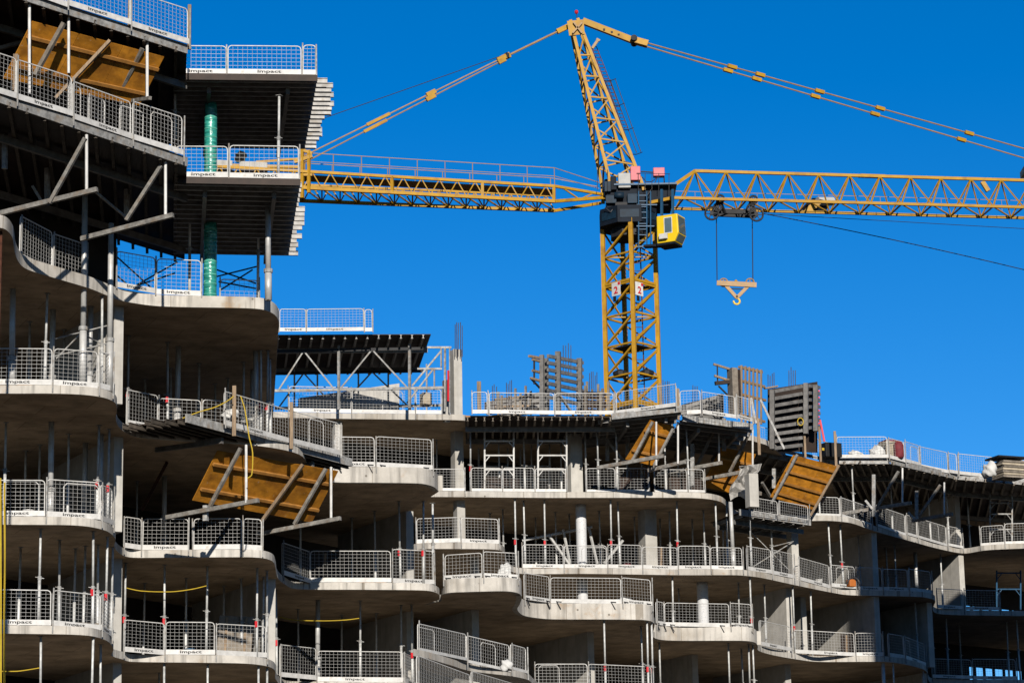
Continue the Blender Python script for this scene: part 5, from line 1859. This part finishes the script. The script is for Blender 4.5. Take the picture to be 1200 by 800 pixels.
MB().sheet([at(938, 249, 132.9), at(952, 237.5, 132.9), at(962, 238.5, 132.9), at(950, 250, 132.9)], 0.05).build('winch_guard', M['yellow'], CR)
MB().tube(at(958, 236, 133.2), at(976, 236, 133.6), 0.22, 12).build('winch_drum', M['greybox'], CR)
# trolley
Yt = (jn0.y + jf0.y) / 2 + 0.6
TRO = MB().bar(at(836, 247, Yt - 0.6), at(886, 249, Yt - 0.2), 0.12, 0.22).bar(at(836, 251, Yt + 0.6), at(886, 253, Yt + 0.9), 0.12, 0.22).bar(at(843, 232, Yt - 0.8), at(838, 250, Yt - 0.7), 0.18).bar(
    at(882, 233, Yt - 0.5), at(881, 250, Yt - 0.4), 0.18).bar(at(845, 238, Yt - .8), at(850, 250, Yt - .6), 0.1).bar(at(872, 250, Yt - .6), at(880, 236, Yt - .6), 0.1).build('trolley', M['darksteel'], CR)
for px, py in ((834, 250), (886.5, 251.5), (844, 233), (883, 234), (841, 243), (880, 244)):
    r_ = 0.32 if py > 249 else 0.19
    c = at(px, py, Yt - 0.85)
    wh = MB()
    rim = [c + V((r_ * math.cos(a), 0, r_ * math.sin(a))) for a in [R(d_) for d_ in range(0, 361, 24)]]
    wh.path(rim, 0.05, 6)
    for a in (0, 60, 120):
        v_ = V((math.cos(R(a)), 0, math.sin(R(a)))) * r_
        wh.bar(c - v_, c + v_, 0.045)
    wh.tube(c - V((0, 0.05, 0)), c + V((0, 0.1, 0)), r_ * 0.3, 10)
    wh.build('trolley_wheel', M['darksteel'], TRO)
for px in (839.5, 881.5):
    MB().tube(at(px, 252, Yt - 0.3), at(px + 0.8, 330, Yt - 0.3), 0.024, 6).build('hoist_rope', M['cable'], CR)
sag = [at(893 + 307 * f, 250 + 66 * f - 8 * f * (1 - f) * 1.0, 132 + 5 * f) for f in [i / 10 for i in range(14)]]
MB().path(sag, 0.022).build('slack_cable', M['cable'], CR)
MB().path([at(900 + 300 * f, 251 + 17 * f, 133 + 5 * f) for f in [i / 8 for i in range(11)]], 0.015).build('slack_cable', M['cable'], CR)

# hook block hanging below the trolley
HY = Yt - 0.3
hk = thing('hook_block', 'tan hook block hanging on two ropes below the jib', 'hook block', at(863.5, 356, HY))
MB().bar(at(840, 331.5, HY - .08), at(886.5, 334, HY - .08), 0.09, 0.24).bar(at(840, 331.5, HY + .12), at(886.5, 334, HY + .12), 0.09, 0.24).build('cross_beam', M['tan'], hk)
MB().bar(at(850, 334, HY), at(863.5, 349, HY), 0.16, 0.13, up=(0, 1, 0)).bar(at(877, 335, HY), at(863.5, 349, HY), 0.16, 0.13, up=(0, 1, 0)).build('hanger_arms', M['tan'], hk)
MB().bar(at(852, 338, HY + .05), at(876, 339, HY + .05), 0.05).build('tie_rod', M['darksteel'], hk)
for px in (848, 879):
    c = at(px, 331, HY)
    MB().path([c + V((0.2 * math.cos(R(a)), 0, 0.2 * math.sin(R(a)))) for a in range(0, 361, 24)], 0.035, 6).bar(c - V((0.2, 0, 0)), c + V((0.2, 0, 0)), 0.04).bar(c - V((0, 0, 0.2)), c + V((0, 0, 0.2)), 0.04).build('sheave', M['tan'], hk)
    for a_ in (-1, 1):
        pass
MB().lathe(at(862.5, 331, HY), [(0.10, 0), (0.10, 0.06), (0.03, 0.14)], 8).build('top_lug', M['yellow'], hk)
hkp = at(863.3, 353, HY)
MB().path([hkp + V((0.15 * math.sin(a), 0, 0.15 * math.cos(a))) for a in [R(d_) for d_ in range(0, 300, 20)]], 0.05, 8).build('hook', M['cabyellow'], hk)
MB().tube(at(863.5, 346, HY), hkp + V((0, 0, 0.14)), 0.06, 8).build('swivel', M['tan'], hk)

# ------------------------------------------------------------------ ropes, hoses and small site things
def rope(label, pts, Y, r=0.02, m='yellowrope', cat='rope', name='rope', ds=0.0):
    P = smooth_line([at(x, y, Y + ds * i) for i, (x, y) in enumerate(pts)], 4)
    return tag(MB().path(P, r).build(name, M[m]), label, cat)


rope('yellow rope draped over the tilted deck to the post', [(214, 490), (232, 483), (252, 477), (266, 470), (274, 464)], 83.2)
rope('yellow rope hanging from timber post over orange panel', [(282, 464), (287, 480), (292, 512), (296, 530), (295, 556), (290, 560)], 83.6)
rope('yellow rope sagging under second bay soffit', [(146, 688), (165, 692), (200, 693), (225, 690), (242, 686)], Ye('B', 200, 1.0), 0.016)
rope('yellow rope sagging under third bay soffit', [(326, 722), (345, 726), (380, 727), (405, 726), (421, 724)], Ye('B', 380, 1.0), 0.016)
rope('yellow rope under second slab at far left', [(0, 786), (20, 786), (35, 784), (47, 782)], Ye('A', 30, 1.0), 0.016)
rope('left yellow hose down the left picture edge', [(0.5, 560), (0.8, 640), (1, 700), (1, 830)], Ye('B', 5, -1.2), 0.03, 'yellowrope', 'hose', 'hose')
rope('right yellow hose down the left picture edge', [(5.5, 565), (5.2, 590), (5.8, 660), (5, 720), (5.2, 830)], Ye('B', 5, -1.2), 0.03, 'yellowrope', 'hose', 'hose')
tag(MB().bar(onz(320, 681, LV['B'] + 0.3), onz(350, 686, LV['B'] + 0.28), 0.10, 0.22).build('timber_plank', M['batten'], bevel=0.01), 'short orange plank edge left of third bay rail', 'plank')
tag(MB().sheet([at(860, 665, 117), at(861, 665, 117), at(861, 664, 117), at(860, 664, 117)], 0.01).build('edge_clip', M['galv']), 'tiny clip on centre slab edge', 'clip') if False else None
bm_ = thing('cable_drum', 'orange box with dark hose loop on curved right slab', 'box', at(1000, 688, 119.5))
MB().box(at(997.5, 683, 119.6), EV * 0.16, DV * 0.15, (0, 0, 0.16)).build('box_body', M['orange'], bm_, bevel=0.02)
MB().path([at(997 + 7 * math.cos(a) + 3, 684 - 8 * math.sin(a), 119.4) for a in [R(d_) for d_ in range(0, 181, 20)]], 0.04).build('hose_loop', M['cable'], bm_)


def on_slab(k, px, back, dz=0.0):
    lv = EDGE_PX[k][0]
    return xy_at(px, Ye(k, px, back), LV[lv] + TH + CAM.z + dz)


def bucket(label, k, px, back, m):
    p = on_slab(k, px, back)
    t = thing('bucket', label, 'bucket', p, 'buckets and tubs on the slabs')
    MB().lathe(p, [(0.13, 0.0), (0.17, 0.34), (0.18, 0.36), (0.15, 0.36)], 16).build('bucket_body', M[m], t, smooth=True)
    MB().path([p + V((0.17 * math.cos(R(a)), 0, 0.34 + 0.15 * math.sin(R(a)))) for a in range(0, 181, 20)], 0.01, 5).build('handle', M['darksteel'], t)


def timber_stack(label, k, px, back, n=7):
    p = on_slab(k, px, back)
    t = thing('timber_stack', label, 'timber stack', p, 'timber stacked on the slabs')
    for i in range(n):
        c_ = p + EV * random.uniform(-0.15, 0.15) + DV * (0.13 * (i % 3)) + V((0, 0, 0.06 + 0.105 * (i // 3)))
        e_ = (EV + V((0, random.uniform(-0.06, 0.06), 0))).normalized()
        MB().box(c_, e_ * random.uniform(0.7, 1.1), V((-e_.y, e_.x, 0)) * 0.055, (0, 0, 0.05)).build('timber_length', M[random.choice(['timber', 'greytimber', 'batten'])], t)


def lean_board(label, k, px, back, w, h, m):
    p = on_slab(k, px, back)
    t = thing('leaning_sheet', label, 'sheet', p, 'sheets leaning inside the storeys')
    MB().box(p + V((0, 0, h / 2)), EV * w / 2, DV * 0.012, V((0.05, 0.18, 1)).normalized() * h / 2).build('sheet', M[m], t)
    for i in (-1, 1):
        MB().box(p + V((0, 0, h / 2)) + EV * (0.28 * w * i) - DV * 0.035, EV * 0.04, DV * 0.022, V((0.05, 0.18, 1)).normalized() * h / 2.1).build('batten', M['timber'], t)


bucket('blue tub behind receding low rail', 'B2', 545, 2.0, 'blue')
bucket('white bucket on second lowest left slab', 'B', 33, 1.0, 'white_paint')
bucket('blue bucket behind lowest second bay rail', 'A', 222, 1.4, 'blue')
bucket('red bucket behind long slab rail near square column', 'C2', 735, 1.2, 'crate')
bucket('white bucket on curved right slab near wall end', 'C2', 960, 1.0, 'white_paint')
bucket('black bucket on lower right balcony', 'B2', 985, 1.2, 'black')
timber_stack('low timber stack on lowest far left slab', 'A', 80, 1.6)
timber_stack('timber stack behind the second bay rail under orange board', 'B', 190, 1.8)
timber_stack('timber stack behind third bay rail', 'B', 420, 1.6)
timber_stack('timber stack on long centre slab left of white column', 'C2', 648, 1.5)
timber_stack('timber stack on long centre slab right of square column', 'C2', 818, 1.6)
timber_stack('timber stack on lower right balcony by wall end', 'B2', 965, 1.8)
timber_stack('timber stack on third lowest far left slab', 'C', 40, 1.5)
lean_board('grey sheet leaning inside lowest second bay', 'A', 275, 3.0, 1.2, 1.7, 'greytimber')
lean_board('brown sheet leaning behind third bay rail', 'B', 390, 3.4, 1.2, 1.6, 'filmply')
lean_board('dark sheet leaning under long centre slab', 'C2', 768, 3.2, 1.0, 1.5, 'filmply')
lean_board('dark sheet leaning in the lower right balcony', 'B2', 1000, 3.6, 1.2, 1.4, 'filmply')
lean_board('grey sheet leaning inside second lowest far left slab', 'B', 75, 4.0, 1.2, 1.7, 'greytimber')
